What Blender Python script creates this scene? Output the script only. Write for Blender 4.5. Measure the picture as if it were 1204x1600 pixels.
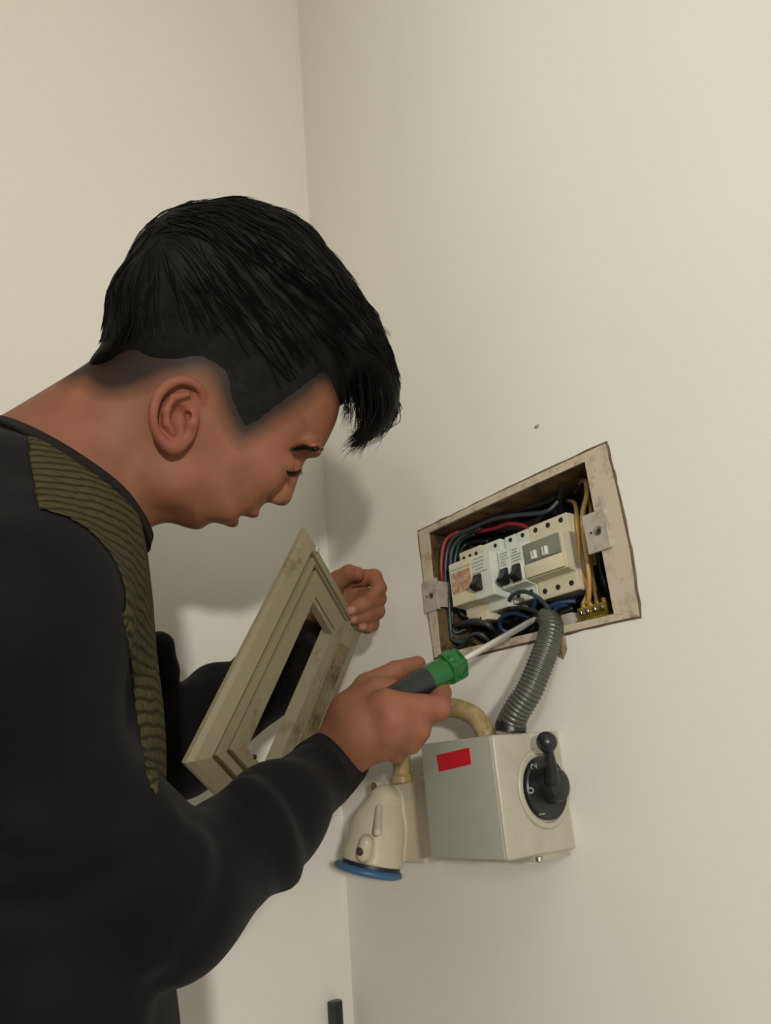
import bpy, bmesh, math, random
import numpy as np
from mathutils import Vector, Matrix

# ---------------------------------------------------------------- scene, camera, world, light
for o in list(bpy.data.objects):
    bpy.data.objects.remove(o)
scn = bpy.context.scene
COL = scn.collection
random.seed(4)
RNG = np.random.default_rng(7)

FPX = 1122.0                       # focal length in pixels of the 1204 x 1600 frame
CAM = np.array([-0.66, 0.0, 1.25])
YAW, PITCH, ROLL = (math.radians(a) for a in (39.3, 20.3, -4.94))


def cam_axes():
    cy, sy, cp, sp = math.cos(YAW), math.sin(YAW), math.cos(PITCH), math.sin(PITCH)
    f = np.array([sy * cp, cy * cp, sp]); r = np.array([cy, -sy, 0.0]); u = np.cross(r, f)
    c, s = math.cos(ROLL), math.sin(ROLL)
    return np.array([c * r + s * u, -s * r + c * u, f])


AX = cam_axes()
cd = bpy.data.cameras.new('camera')
cd.sensor_fit = 'VERTICAL'; cd.sensor_height = 36.0; cd.lens = 36.0 * FPX / 1600.0
cd.clip_start = 0.02
cam = bpy.data.objects.new('camera', cd); COL.objects.link(cam)
mw = Matrix.Identity(4)
for i in range(3):
    mw[i][0], mw[i][1], mw[i][2], mw[i][3] = AX[0][i], AX[1][i], -AX[2][i], CAM[i]
cam.matrix_world = mw
scn.camera = cam

world = bpy.data.worlds.new('world'); scn.world = world; world.use_nodes = True
world.node_tree.nodes['Background'].inputs[0].default_value = (1.0, 0.95, 0.86, 1)
world.node_tree.nodes['Background'].inputs[1].default_value = 0.05


def area(name, loc, target, size, energy, color, shape='DISK', sy=None):
    l = bpy.data.lights.new(name, 'AREA'); l.energy = energy; l.color = color; l.shape = shape; l.size = size
    if sy: l.size_y = sy
    o = bpy.data.objects.new(name, l); COL.objects.link(o); o.location = loc
    o.rotation_euler = (Vector(target) - Vector(loc)).to_track_quat('-Z', 'Y').to_euler()
    return o


area('added_fill_light', (-1.25, -1.15, 3.12), (-0.75, -0.2, 0.0), 1.1, 6, (1.0, 0.97, 0.90), 'SQUARE')  # broad fill added overhead to lift the ambient, no fitting seen
area('low_lamp_light', (-1.50, -1.50, 1.42), (-0.3, 0.7, 1.2), 0.13, 33, (1.0, 0.94, 0.84))  # unseen small lamp placed from the shadow edges, fixed to no wall
area('added_side_light', (-2.6, -1.55, 1.95), (0.0, 0.3, 1.6), 0.50, 27, (0.97, 1.0, 0.96))  # added light that brightens the near part of the right wall

vs = scn.view_settings
vs.view_transform = 'Standard'; vs.look = 'None'; vs.exposure = -0.10; vs.gamma = 1.0
vs.use_curve_mapping = False


# ---------------------------------------------------------------- pixel helpers (camera model only)
def ray(x, y):
    return AX.T @ np.array([(x - 602) / FPX, -(y - 800) / FPX, 1.0])


def P(x, y, z):                    # a point seen at pixel x, y at depth z
    return CAM + z * ray(x, y)


def W(x, y, o=0.0):                # a point on the plane o metres in front of the right wall
    r = ray(x, y); return CAM + (0.66 - o) / r[0] * r


def WY(x, y, yy):                  # a point on the plane y = yy
    r = ray(x, y); return CAM + yy / r[1] * r


def unit(v):
    v = np.asarray(v, float); return v / np.linalg.norm(v)


# ---------------------------------------------------------------- materials
def srgb(r, g, b):
    def c(v):
        v /= 255.0
        return v / 12.92 if v <= 0.04045 else ((v + 0.055) / 1.055) ** 2.4
    return (c(r), c(g), c(b), 1)


class NT:
    def __init__(s, name):
        s.m = bpy.data.materials.new(name); s.m.use_nodes = True
        s.t = s.m.node_tree; s.n = s.t.nodes; s.b = s.n['Principled BSDF']

    def add(s, kind, **kw):
        n = s.n.new(kind)
        for k, v in kw.items(): setattr(n, k, v)
        return n

    def link(s, a, b): s.t.links.new(a, b)

    def noise(s, scale, detail=4, rough=0.55, vec=None):
        n = s.add('ShaderNodeTexNoise'); n.inputs['Scale'].default_value = scale
        n.inputs['Detail'].default_value = detail; n.inputs['Roughness'].default_value = rough
        if vec is None:
            tc = s.add('ShaderNodeTexCoord'); vec = tc.outputs['Object']
        s.link(vec, n.inputs['Vector']); return n

    def ramp(s, fac, stops):
        r = s.add('ShaderNodeValToRGB'); e = r.color_ramp.elements
        while len(e) < len(stops): e.new(0.5)
        for i, (p, c) in enumerate(stops): e[i].position = p; e[i].color = c
        s.link(fac, r.inputs[0]); return r

    def bump(s, h, strength=0.2, dist=0.002):
        b = s.add('ShaderNodeBump'); b.inputs['Strength'].default_value = strength
        b.inputs['Distance'].default_value = dist
        s.link(h, b.inputs['Height']); s.link(b.outputs[0], s.b.inputs['Normal']); return b

    def mix(s, fac, a, b):
        m = s.add('ShaderNodeMix', data_type='RGBA')
        if isinstance(fac, float): m.inputs[0].default_value = fac
        else: s.link(fac, m.inputs[0])
        for sock, v in ((m.inputs[6], a), (m.inputs[7], b)):
            if isinstance(v, tuple): sock.default_value = v
            else: s.link(v, sock)
        return m.outputs[2]


def mat(name, col, rough=0.5, metal=0.0, var=0.12, scale=60, bump=0.0, bscale=200, spec=None, dist=0.001):
    t = NT(name)
    d = tuple(c * (1 - var) for c in col[:3]) + (1,); u = tuple(min(1, c * (1 + var)) for c in col[:3]) + (1,)
    n = t.noise(scale); r = t.ramp(n.outputs[0], [(0.3, d), (0.7, u)])
    t.link(r.outputs[0], t.b.inputs['Base Color'])
    t.b.inputs['Roughness'].default_value = rough; t.b.inputs['Metallic'].default_value = metal
    if spec is not None: t.b.inputs['Specular IOR Level'].default_value = spec
    if bump: t.bump(t.noise(bscale, 3).outputs[0], bump, dist)
    return t.m


def dirty(name, col, dirt, rough=0.5, amount=(0.5, 0.72), scale=25, metal=0.0, bump=0.15):
    t = NT(name); n = t.noise(scale, 6, 0.65); f = t.noise(scale * 6, 4)
    mul = t.add('ShaderNodeMath', operation='ADD'); t.link(n.outputs[0], mul.inputs[0])
    sc = t.add('ShaderNodeMath', operation='MULTIPLY_ADD'); t.link(f.outputs[0], sc.inputs[0])
    sc.inputs[1].default_value = 0.35; sc.inputs[2].default_value = -0.175
    t.link(sc.outputs[0], mul.inputs[1])
    r = t.ramp(mul.outputs[0], [(amount[0], (0, 0, 0, 1)), (amount[1], (1, 1, 1, 1))])
    t.link(t.mix(r.outputs[0], col, dirt), t.b.inputs['Base Color'])
    t.b.inputs['Roughness'].default_value = rough; t.b.inputs['Metallic'].default_value = metal
    t.bump(f.outputs[0], bump, 0.0006)
    return t.m


def wall_mat(name, col, col2):
    t = NT(name)
    big = t.noise(1.6, 3, 0.5); fine = t.noise(260, 3); mid = t.noise(22, 4)
    c = t.ramp(big.outputs[0], [(0.3, col), (0.7, col2)])
    t.link(c.outputs[0], t.b.inputs['Base Color'])
    t.b.inputs['Roughness'].default_value = 0.62
    a = t.add('ShaderNodeMath', operation='MULTIPLY_ADD'); t.link(fine.outputs[0], a.inputs[0]); a.inputs[1].default_value = 0.25
    t.link(mid.outputs[0], a.inputs[2]); t.bump(a.outputs[0], 0.12, 0.002)
    return t.m


M = {}
M['wall'] = wall_mat('painted_wall', (0.73, 0.715, 0.665, 1), (0.76, 0.745, 0.695, 1))
M['ceiling'] = wall_mat('painted_ceiling', (0.78, 0.76, 0.70, 1), (0.80, 0.78, 0.73, 1))
M['floor'] = mat('floor_tile', (0.42, 0.38, 0.32, 1), 0.35, var=0.06, scale=4)
M['flange'] = dirty('dirty_flange', srgb(190, 177, 158), srgb(112, 90, 70), 0.7, (0.50, 0.78), 30)
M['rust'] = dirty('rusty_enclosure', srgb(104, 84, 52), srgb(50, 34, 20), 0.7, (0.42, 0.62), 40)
M['cavity_shade'] = dirty('cavity_shade_back', srgb(38, 32, 27), srgb(18, 15, 13), 0.8, (0.4, 0.7), 40)  # shade of the deep cavity painted into the back plate's colour
M['crack'] = mat('crack_filler', srgb(96, 78, 60), 0.9, var=0.3)
M['steel'] = mat('bare_steel', srgb(176, 172, 162), 0.35, 1.0, 0.08)
M['zinc'] = dirty('zinc_lug', srgb(190, 184, 172), srgb(125, 112, 96), 0.5, (0.5, 0.8), 60, 0.3)
M['brass'] = dirty('brass', srgb(190, 165, 70), srgb(110, 86, 30), 0.38, (0.45, 0.75), 90, 0.85)
M['mcb'] = mat('breaker_plastic', srgb(205, 210, 200), 0.42, var=0.04)
M['mcb_beige'] = mat('breaker_beige', srgb(206, 198, 172), 0.45, var=0.05)
M['mcb_shade'] = mat('breaker_side_plastic', srgb(176, 170, 150), 0.5, var=0.05)
M['print'] = mat('grey_print', srgb(140, 150, 146), 0.6)
M['black'] = mat('black_plastic', (0.010, 0.011, 0.012, 1), 0.35, var=0.2)
M['hole'] = mat('screw_recess', (0.012, 0.012, 0.012, 1), 0.7)
M['orange_label'] = dirty('orange_label', srgb(168, 118, 92), srgb(196, 176, 150), 0.6, (0.45, 0.6), 140)
M['window'] = mat('smoked_window', srgb(120, 124, 114), 0.15, var=0.05)
M['white'] = mat('white_plastic', srgb(222, 220, 208), 0.4, var=0.03)
M['w_black'] = mat('black_wire', (0.012, 0.014, 0.016, 1), 0.4)
M['w_teal'] = mat('dark_teal_wire', (0.012, 0.035, 0.042, 1), 0.38)
M['w_grey'] = mat('slate_wire', (0.035, 0.045, 0.05, 1), 0.4)
M['w_blue'] = mat('navy_wire', (0.012, 0.03, 0.075, 1), 0.4)
M['w_red'] = mat('red_wire', (0.21, 0.018, 0.024, 1), 0.4)
M['w_yellow'] = mat('yellow_wire', (0.50, 0.30, 0.09, 1), 0.45)
M['conduit'] = mat('grey_conduit', srgb(84, 86, 80), 0.28, 0.35, 0.1)
M['boxgrey'] = mat('grey_enclosure', srgb(162, 163, 153), 0.45, var=0.04, bump=0.05, bscale=500)
M['boxbeige'] = mat('beige_enclosure', srgb(168, 164, 150), 0.42, var=0.05, bump=0.05, bscale=500)
M['socket'] = dirty('socket_housing', srgb(198, 190, 170), srgb(160, 146, 120), 0.34, (0.6, 0.95), 35)
M['khaki'] = dirty('khaki_pipe', srgb(166, 146, 102), srgb(112, 92, 56), 0.42, (0.45, 0.75), 50)
M['blue'] = mat('blue_flap', srgb(58, 104, 140), 0.4, var=0.1)
M['navy'] = mat('navy_collar', srgb(22, 34, 58), 0.45)
M['red'] = mat('red_sticker', srgb(190, 22, 38), 0.5, var=0.05)
M['cover'] = dirty('cover_paint', srgb(138, 130, 106), srgb(78, 64, 40), 0.42, (0.56, 0.80), 18, 0.0, 0.08)
M['cover_groove'] = dirty('cover_groove', srgb(88, 72, 44), srgb(46, 36, 20), 0.6, (0.4, 0.7), 30)
M['cover_dirt'] = dirty('cover_stain', srgb(128, 116, 90), srgb(62, 48, 28), 0.6, (0.40, 0.64), 26)
M['green'] = mat('green_handle', (0.003, 0.105, 0.019, 1), 0.16, var=0.15)
M['chrome'] = mat('chrome_shaft', (0.80, 0.78, 0.74, 1), 0.30, 0.75, 0.04)
M['bar'] = mat('black_bar', (0.018, 0.02, 0.021, 1), 0.35)


# ---------------------------------------------------------------- mesh helpers
def new_obj(name, verts, faces, m, parent=None, smooth=False):
    me = bpy.data.meshes.new(name)
    me.from_pydata([tuple(map(float, v)) for v in verts], [], [tuple(map(int, f)) for f in faces])
    return link_mesh(name, me, m, parent, smooth)


def link_mesh(name, me, m, parent=None, smooth=False):
    if m is not None: me.materials.append(m)
    if smooth:
        me.polygons.foreach_set('use_smooth', [True] * len(me.polygons))
    me.update()
    o = bpy.data.objects.new(name, me); COL.objects.link(o)
    if parent is not None:
        o.parent = parent; o.matrix_parent_inverse = Matrix.Translation(-parent.location)
    return o


def from_bm(name, bm, m, parent=None, smooth=False):
    bmesh.ops.recalc_face_normals(bm, faces=bm.faces)
    me = bpy.data.meshes.new(name); bm.to_mesh(me); bm.free()
    return link_mesh(name, me, m, parent, smooth)


def shade_auto(o, deg=35):
    me = o.data
    me.polygons.foreach_set('use_smooth', [True] * len(me.polygons))
    me.set_sharp_from_angle(angle=math.radians(deg))
    return o


def empty(name, loc, label=None, cat=None, group=None, kind=None):
    o = bpy.data.objects.new(name, None); COL.objects.link(o); o.location = [float(v) for v in loc]
    o.empty_display_size = 0.02
    return tag(o, label, cat, group, kind)


def tag(o, label=None, cat=None, group=None, kind=None):
    if label: o['label'] = label
    if cat: o['category'] = cat
    if group: o['group'] = group
    if kind: o['kind'] = kind
    return o


def box_bm(lo, hi, bev=0.0, seg=2, bm=None):
    bm = bm or bmesh.new()
    r = bmesh.ops.create_cube(bm, size=1.0)
    lo, hi = np.minimum(lo, hi), np.maximum(lo, hi)
    for v in r['verts']:
        v.co = Vector([float(lo[i] + (v.co[i] + 0.5) * (hi[i] - lo[i])) for i in range(3)])
    if bev:
        es = {e for v in r['verts'] for e in v.link_edges}
        bmesh.ops.bevel(bm, geom=list(es), offset=bev, segments=seg, affect='EDGES', profile=0.6)
    return bm


def box(name, lo, hi, m, parent=None, bev=0.0, seg=2):
    o = from_bm(name, box_bm(lo, hi, bev, seg), m, parent)
    if bev: shade_auto(o)
    return o


def smooth_path(pts, n=8):
    pts = [np.asarray(p, float) for p in pts]
    q = [2 * pts[0] - pts[1]] + pts + [2 * pts[-1] - pts[-2]]
    out = []
    for i in range(1, len(q) - 2):
        a, b, c, d = q[i - 1], q[i], q[i + 1], q[i + 2]
        for k in range(n):
            t = k / n
            out.append(0.5 * ((2 * b) + (-a + c) * t + (2 * a - 5 * b + 4 * c - d) * t * t + (-a + 3 * b - 3 * c + d) * t ** 3))
    out.append(pts[-1]); return np.array(out)


def tube_data(path, radii, seg=8, closed=False, flat=None):
    path = np.asarray(path); n = len(path)
    if np.isscalar(radii): radii = np.full(n, radii)
    tan = np.zeros_like(path)
    if closed: tan = np.roll(path, -1, 0) - np.roll(path, 1, 0)
    else: tan[1:-1] = path[2:] - path[:-2]; tan[0] = path[1] - path[0]; tan[-1] = path[-1] - path[-2]
    tan /= np.linalg.norm(tan, axis=1)[:, None] + 1e-12
    a = np.array([0, 0, 1.0]) if abs(tan[0][2]) < 0.9 else np.array([1.0, 0, 0])
    nrm = unit(a - tan[0] * (a @ tan[0])); V = []; F = []
    for i in range(n):
        nrm = unit(nrm - tan[i] * (nrm @ tan[i])); bi = np.cross(tan[i], nrm)
        for k in range(seg):
            t = 2 * math.pi * k / seg
            V.append(path[i] + radii[i] * (math.cos(t) * nrm + math.sin(t) * bi))
    m = n if closed else n - 1
    for i in range(m):
        j = (i + 1) % n
        for k in range(seg):
            l = (k + 1) % seg
            F.append((i * seg + k, i * seg + l, j * seg + l, j * seg + k))
    if not closed:
        F.append(tuple(range(seg))[::-1]); F.append(tuple((n - 1) * seg + k for k in range(seg)))
    return V, F


def tube(name, pts, r, m, parent=None, seg=8, n=8, closed=False):
    path = smooth_path(pts, n)
    V, F = tube_data(path, r if np.isscalar(r) else np.interp(np.linspace(0, 1, len(path)), np.linspace(0, 1, len(r)), r), seg, closed)
    return new_obj(name, V, F, m, parent, True)


def frame_from(axis):
    w = unit(axis); a = np.array([0, 0, 1.0]) if abs(w[2]) < 0.9 else np.array([1.0, 0, 0])
    u = unit(np.cross(a, w)); return u, np.cross(w, u), w


def lathe(name, org, axis, prof, m, parent=None, seg=32, deg=35):
    """prof: list of (distance along axis, radius); closed with caps"""
    u, v, w = frame_from(axis); org = np.asarray(org); V = []; F = []
    for h, r in prof:
        for k in range(seg):
            t = 2 * math.pi * k / seg
            V.append(org + w * h + r * (u * math.cos(t) + v * math.sin(t)))
    n = len(prof)
    for i in range(n - 1):
        for k in range(seg):
            l = (k + 1) % seg
            F.append((i * seg + k, i * seg + l, (i + 1) * seg + l, (i + 1) * seg + k))
    F.append(tuple(range(seg))[::-1]); F.append(tuple((n - 1) * seg + k for k in range(seg)))
    return shade_auto(new_obj(name, V, F, m, parent), deg)


def prism(name, poly, e1, e2, org, depth_vec, m, parent=None, bev=0.0):
    """polygon poly (a,b) in the plane org + a e1 + b e2, extruded by depth_vec"""
    org = np.asarray(org, float); n = len(poly)
    V = [org + a * np.asarray(e1) + b * np.asarray(e2) for a, b in poly]
    V += [v + np.asarray(depth_vec) for v in V]
    bm = bmesh.new(); vs_ = [bm.verts.new(tuple(map(float, v))) for v in V]
    bm.faces.new(vs_[:n]); bm.faces.new(vs_[n:][::-1])
    for i in range(n):
        j = (i + 1) % n
        bm.faces.new((vs_[i], vs_[j], vs_[n + j], vs_[n + i]))
    bmesh.ops.recalc_face_normals(bm, faces=bm.faces)
    if bev:
        bmesh.ops.bevel(bm, geom=bm.edges[:], offset=bev, segments=2, affect='EDGES')
    o = from_bm(name, bm, m, parent)
    if bev: shade_auto(o)
    return o


def text_obj(name, body, size, m, parent, org, ex, ey, depth=0.0006):
    cu = bpy.data.curves.new(name, 'FONT'); cu.body = body; cu.size = size; cu.extrude = depth / 2
    cu.align_x = 'CENTER'; cu.align_y = 'CENTER'
    tmp = bpy.data.objects.new(name, cu); COL.objects.link(tmp)
    dg = bpy.context.evaluated_depsgraph_get()
    me = bpy.data.meshes.new_from_object(tmp.evaluated_get(dg))
    bpy.data.objects.remove(tmp)
    ez = np.cross(ex, ey)
    for v in me.vertices:
        c = np.asarray(org) + v.co[0] * np.asarray(ex) + v.co[1] * np.asarray(ey) + v.co[2] * ez
        v.co = Vector(tuple(map(float, c)))
    me.materials.clear()
    return link_mesh(name, me, m, parent)


# ---------------------------------------------------------------- signed distance toolkit
def smin(a, b, k):
    h = np.clip(0.5 + 0.5 * (b - a) / k, 0, 1)
    return b + (a - b) * h - k * h * (1 - h)


def smax(a, b, k): return -smin(-a, -b, k)


def cone(p, a, b, ra, rb):         # tapered capsule
    a = np.asarray(a); b = np.asarray(b); ba = b - a
    t = np.clip(((p - a) @ ba) / (ba @ ba), 0, 1)
    return np.linalg.norm(p - a - t[:, None] * ba, axis=1) - (ra + (rb - ra) * t)


def ell(p, c, rad, axes=None):
    q = p - np.asarray(c)
    if axes is not None: q = q @ np.asarray(axes).T
    rad = np.asarray(rad); k0 = np.linalg.norm(q / rad, axis=1); k1 = np.linalg.norm(q / rad ** 2, axis=1) + 1e-9
    return k0 * (k0 - 1) / k1


def chain(p, pts, rs, k=0.006):
    d = None
    for i in range(len(pts) - 1):
        c = cone(p, pts[i], pts[i + 1], rs[i], rs[i + 1])
        d = c if d is None else smin(d, c, k)
    return d


class Plane2D:
    """a plane with axes u (picture right), v (picture up), n (away from the camera)"""
    def __init__(s, org, n):
        s.o = np.asarray(org, float); s.n = unit(n)
        s.u = unit(AX[0] - s.n * (AX[0] @ s.n)); s.v = np.cross(s.u, -s.n) * 1.0
        s.v = unit(np.cross(-s.n, s.u))

    def px(s, x, y):
        r = ray(x, y); t = ((s.o - CAM) @ s.n) / (r @ s.n); q = CAM + t * r - s.o
        return np.array([q @ s.u, q @ s.v])

    def uv(s, p):
        q = p - s.o; return q @ s.u, q @ s.v, q @ s.n

    def w(s, u, v, n=0.0): return s.o + u * s.u + v * s.v + n * s.n


class Poly:
    """rasterised signed distance (inside positive) of a closed outline, smoothed"""
    def __init__(s, pts, h=0.0025, pad=0.12, blur=0, spline=True):
        pts = np.array(pts, float)
        if spline:
            n = len(pts); o = []
            for i in range(n):
                a, b, c, d = pts[i - 1], pts[i], pts[(i + 1) % n], pts[(i + 2) % n]
                for k in range(4):
                    t = k / 4
                    o.append(0.5 * ((2 * b) + (-a + c) * t + (2 * a - 5 * b + 4 * c - d) * t * t + (-a + 3 * b - 3 * c + d) * t ** 3))
            pts = np.array(o)
        s.lo = pts.min(0) - pad; hi = pts.max(0) + pad; s.h = h
        nx, ny = (np.ceil((hi - s.lo) / h).astype(int) + 1)
        X, Y = np.meshgrid(s.lo[0] + np.arange(nx) * h, s.lo[1] + np.arange(ny) * h, indexing='ij')
        D = np.full(X.shape, 1e9); ins = np.zeros(X.shape, bool)
        for i in range(len(pts)):
            a, b = pts[i], pts[(i + 1) % len(pts)]; e = b - a
            t = np.clip(((X - a[0]) * e[0] + (Y - a[1]) * e[1]) / (e @ e + 1e-15), 0, 1)
            D = np.minimum(D, (X - a[0] - t * e[0]) ** 2 + (Y - a[1] - t * e[1]) ** 2)
            c = (a[1] > Y) != (b[1] > Y)
            with np.errstate(divide='ignore', invalid='ignore'):
                ins ^= c & (X < (b[0] - a[0]) * (Y - a[1]) / (b[1] - a[1] + 1e-15) + a[0])
        D = np.sqrt(D); D[~ins] *= -1
        for _ in range(blur):
            D[1:-1, 1:-1] = (D[1:-1, 1:-1] * 4 + D[:-2, 1:-1] + D[2:, 1:-1] + D[1:-1, :-2] + D[1:-1, 2:]) / 8
        s.D = D

    def __call__(s, u, v):
        x = np.clip((u - s.lo[0]) / s.h, 0, s.D.shape[0] - 1.001); y = np.clip((v - s.lo[1]) / s.h, 0, s.D.shape[1] - 1.001)
        i = x.astype(int); j = y.astype(int); fx = x - i; fy = y - j; D = s.D
        return (D[i, j] * (1 - fx) + D[i + 1, j] * fx) * (1 - fy) + (D[i, j + 1] * (1 - fx) + D[i + 1, j + 1] * fx) * fy


def inflate(s, w, R, Wd):
    """solid whose outline is s = 0 and whose half thickness is Wd where s >= R"""
    a = (R - np.minimum(s, R)) / R
    return R * (np.sqrt(a * a + (w / Wd) ** 2 + 1e-12) - 1)


def sdf_mesh(fn, lo, hi, h, B=14, slack=1.6):
    lo = np.asarray(lo, float); hi = np.asarray(hi, float)
    nb = np.ceil((hi - lo) / (h * B)).astype(int)
    g = np.stack(np.meshgrid(*[np.arange(n) for n in nb], indexing='ij'), -1).reshape(-1, 3)
    cen = lo + (g + 0.5) * B * h
    fc = fn(cen); keep = g[np.abs(fc) < slack * 0.87 * B * h]
    NX = (nb * B + 2).astype(np.int64)
    cid = lambda c: (c[:, 0] * NX[1] + c[:, 1]) * NX[2] + c[:, 2]
    loc = np.stack(np.meshgrid(*[np.arange(B + 1)] * 3, indexing='ij'), -1).reshape(-1, 3)
    ids, pos, quads = [], [], []
    corner = np.array([(i, j, k) for i in (0, 1) for j in (0, 1) for k in (0, 1)])
    edges = [(a, b) for a in range(8) for b in range(a + 1, 8) if np.abs(corner[a] - corner[b]).sum() == 1]
    step = 60
    for s0 in range(0, len(keep), step):
        kb = keep[s0:s0 + step]
        gi = kb[:, None, :] * B + loc[None]
        val = fn((lo + gi * h).reshape(-1, 3)).reshape(len(kb), B + 1, B + 1, B + 1)
        sg = val < 0
        cs = [sg[:, i:B + i, j:B + j, k:B + k] for i, j, k in corner]
        cnt = sum(c.astype(np.int8) for c in cs)
        b, x, y, z = np.nonzero((cnt > 0) & (cnt < 8))
        if len(b) == 0: continue
        base = kb[b] * B + np.stack([x, y, z], 1)
        cv = np.stack([val[b, x + i, y + j, z + k] for i, j, k in corner], 1)
        acc = np.zeros((len(b), 3)); num = np.zeros(len(b))
        for e0, e1 in edges:
            v0, v1 = cv[:, e0], cv[:, e1]; m = (v0 < 0) != (v1 < 0)
            t = np.where(m, v0 / np.where(m, v0 - v1, 1), 0)
            acc += np.where(m[:, None], corner[e0] + t[:, None] * (corner[e1] - corner[e0]), 0); num += m
        ids.append(cid(base)); pos.append(lo + h * (base + acc / num[:, None]))
        for ax in range(3):
            A = [slice(0, B)] * 3; Bs = [slice(0, B)] * 3; Bs[ax] = slice(1, B + 1)
            s1 = sg[(slice(None), *A)]; s2 = sg[(slice(None), *Bs)]
            b, x, y, z = np.nonzero(s1 != s2)
            if len(b) == 0: continue
            c = kb[b] * B + np.stack([x, y, z], 1); o1 = np.zeros(3, int); o2 = np.zeros(3, int)
            o1[(ax + 1) % 3] = 1; o2[(ax + 2) % 3] = 1
            q = np.stack([cid(c), cid(c - o1), cid(c - o1 - o2), cid(c - o2)], 1)
            fl = ~s1[b, x, y, z]; q[fl] = q[fl][:, ::-1]
            quads.append(q)
    ids = np.concatenate(ids); pos = np.concatenate(pos); quads = np.concatenate(quads)
    order = np.argsort(ids); ids = ids[order]; pos = pos[order]
    idx = np.clip(np.searchsorted(ids, quads), 0, len(ids) - 1)
    ok = (ids[idx] == quads).all(1)
    return pos, idx[ok]


def relax(fn, V, it=1, e=0.0008):
    """project vertices on the surface fn = 0"""
    for _ in range(it):
        g = np.stack([(fn(V + e * d) - fn(V - e * d)) / (2 * e) for d in np.eye(3)], 1)
        f = fn(V); V = V - (f / (np.sum(g * g, 1) + 0.05))[:, None] * g
    return V


def mesh_np(name, V, Q, m, parent=None):
    me = bpy.data.meshes.new(name)
    me.vertices.add(len(V)); me.vertices.foreach_set('co', np.asarray(V, np.float32).ravel())
    me.loops.add(Q.size); me.loops.foreach_set('vertex_index', Q.astype(np.int32).ravel())
    me.polygons.add(len(Q)); me.polygons.foreach_set('loop_start', np.arange(0, Q.size, 4, dtype=np.int32))
    me.update(calc_edges=True); me.validate()
    return link_mesh(name, me, m, parent, True)


def hit(fn, x, y, z0=0.2, z1=1.3):
    """first point of the solid fn along the line of sight through a pixel"""
    r = ray(x, y); L = np.linalg.norm(r); t = z0
    for _ in range(160):
        f = float(fn((CAM + t * r)[None])[0])
        if f < 0.0003: return CAM + t * r
        t += max(f, 0.0004) / L * 0.8
        if t > z1: break
    return None

# ---------------------------------------------------------------- the room
YB = 0.97                                            # back wall
X0, Y0, ZC = -3.2, -3.0, 3.2
HY0, HY1, HZ0, HZ1 = 0.4385, 0.7150, 1.3930, 1.5715  # opening of the recessed board


def wall_with_hole():
    ys = [Y0, HY0, HY1, YB]; zs = [0, HZ0, HZ1, ZC]; bm = bmesh.new()
    f = {(i, j): bm.verts.new((0, ys[i], zs[j])) for i in range(4) for j in range(4)}
    b = {(i, j): bm.verts.new((0.16, ys[i], zs[j])) for i in range(4) for j in range(4)}
    h = {(i, j): bm.verts.new((0.095, ys[i], zs[j])) for i in (1, 2) for j in (1, 2)}
    for i in range(3):
        for j in range(3):
            if (i, j) != (1, 1): bm.faces.new((f[i, j], f[i, j + 1], f[i + 1, j + 1], f[i + 1, j]))
            bm.faces.new((b[i, j], b[i + 1, j], b[i + 1, j + 1], b[i, j + 1]))
    ring = [(1, 1), (2, 1), (2, 2), (1, 2)]
    for k in range(4):
        a, c = ring[k], ring[(k + 1) % 4]; bm.faces.new((f[a], f[c], h[c], h[a]))
    bm.faces.new([h[r] for r in ring])
    per = [(i, 0) for i in range(3)] + [(3, j) for j in range(3)] + [(i, 3) for i in (3, 2, 1)] + [(0, j) for j in (3, 2, 1)]
    for k in range(12):
        a, c = per[k], per[(k + 1) % 12]; bm.faces.new((f[a], b[a], b[c], f[c]))
    return bm


tag(from_bm('wall_right', wall_with_hole(), M['wall']), 'off-white painted wall holding the opened breaker board', kind='structure')
tag(box('wall_back', (X0, YB, 0), (0.16, YB + 0.12, ZC), M['wall']), 'off-white painted wall behind the man', kind='structure')
tag(box('added_partition', (-1.34, -0.38, 0), (-1.22, YB, ZC), M['wall']), 'unseen partition added to cut off the side light', kind='structure')  # added out of view, its edge shapes the soft light boundary on wall_right
tag(box('wall_front', (X0, Y0 - 0.12, 0), (0.16, Y0, ZC), M['wall']), 'wall behind the camera', kind='structure')
tag(box('wall_side', (X0 - 0.12, Y0 - 0.12, 0), (X0, YB + 0.12, ZC), M['wall']), 'far side wall of the room', kind='structure')
tag(box('floor', (X0 - 0.12, Y0 - 0.12, -0.1), (0.16, YB + 0.12, 0), M['floor']), 'tiled floor', kind='structure')
tag(box('ceiling', (X0 - 0.12, Y0 - 0.12, ZC), (0.16, YB + 0.12, ZC + 0.1), M['ceiling']), 'white ceiling', kind='structure')

# ---------------------------------------------------------------- recessed distribution board
board = empty('distribution_board', (0.0, 0.576, 1.385), 'open recessed breaker board with dirty cream flange sunk in the wall', 'breaker board')


def flange_piece(name, quad, m, o0=-0.001, o1=0.0022):
    """quad of (y, z) on the wall, bevelled slab"""
    bm = bmesh.new()
    a = [bm.verts.new((-o0, y, z)) for y, z in quad]; b = [bm.verts.new((-o1, y, z)) for y, z in quad]
    n = len(quad); bm.faces.new(a); bm.faces.new(b[::-1])
    for i in range(n): bm.faces.new((a[i], a[(i + 1) % n], b[(i + 1) % n], b[i]))
    return from_bm(name, bm, m, board)


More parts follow.
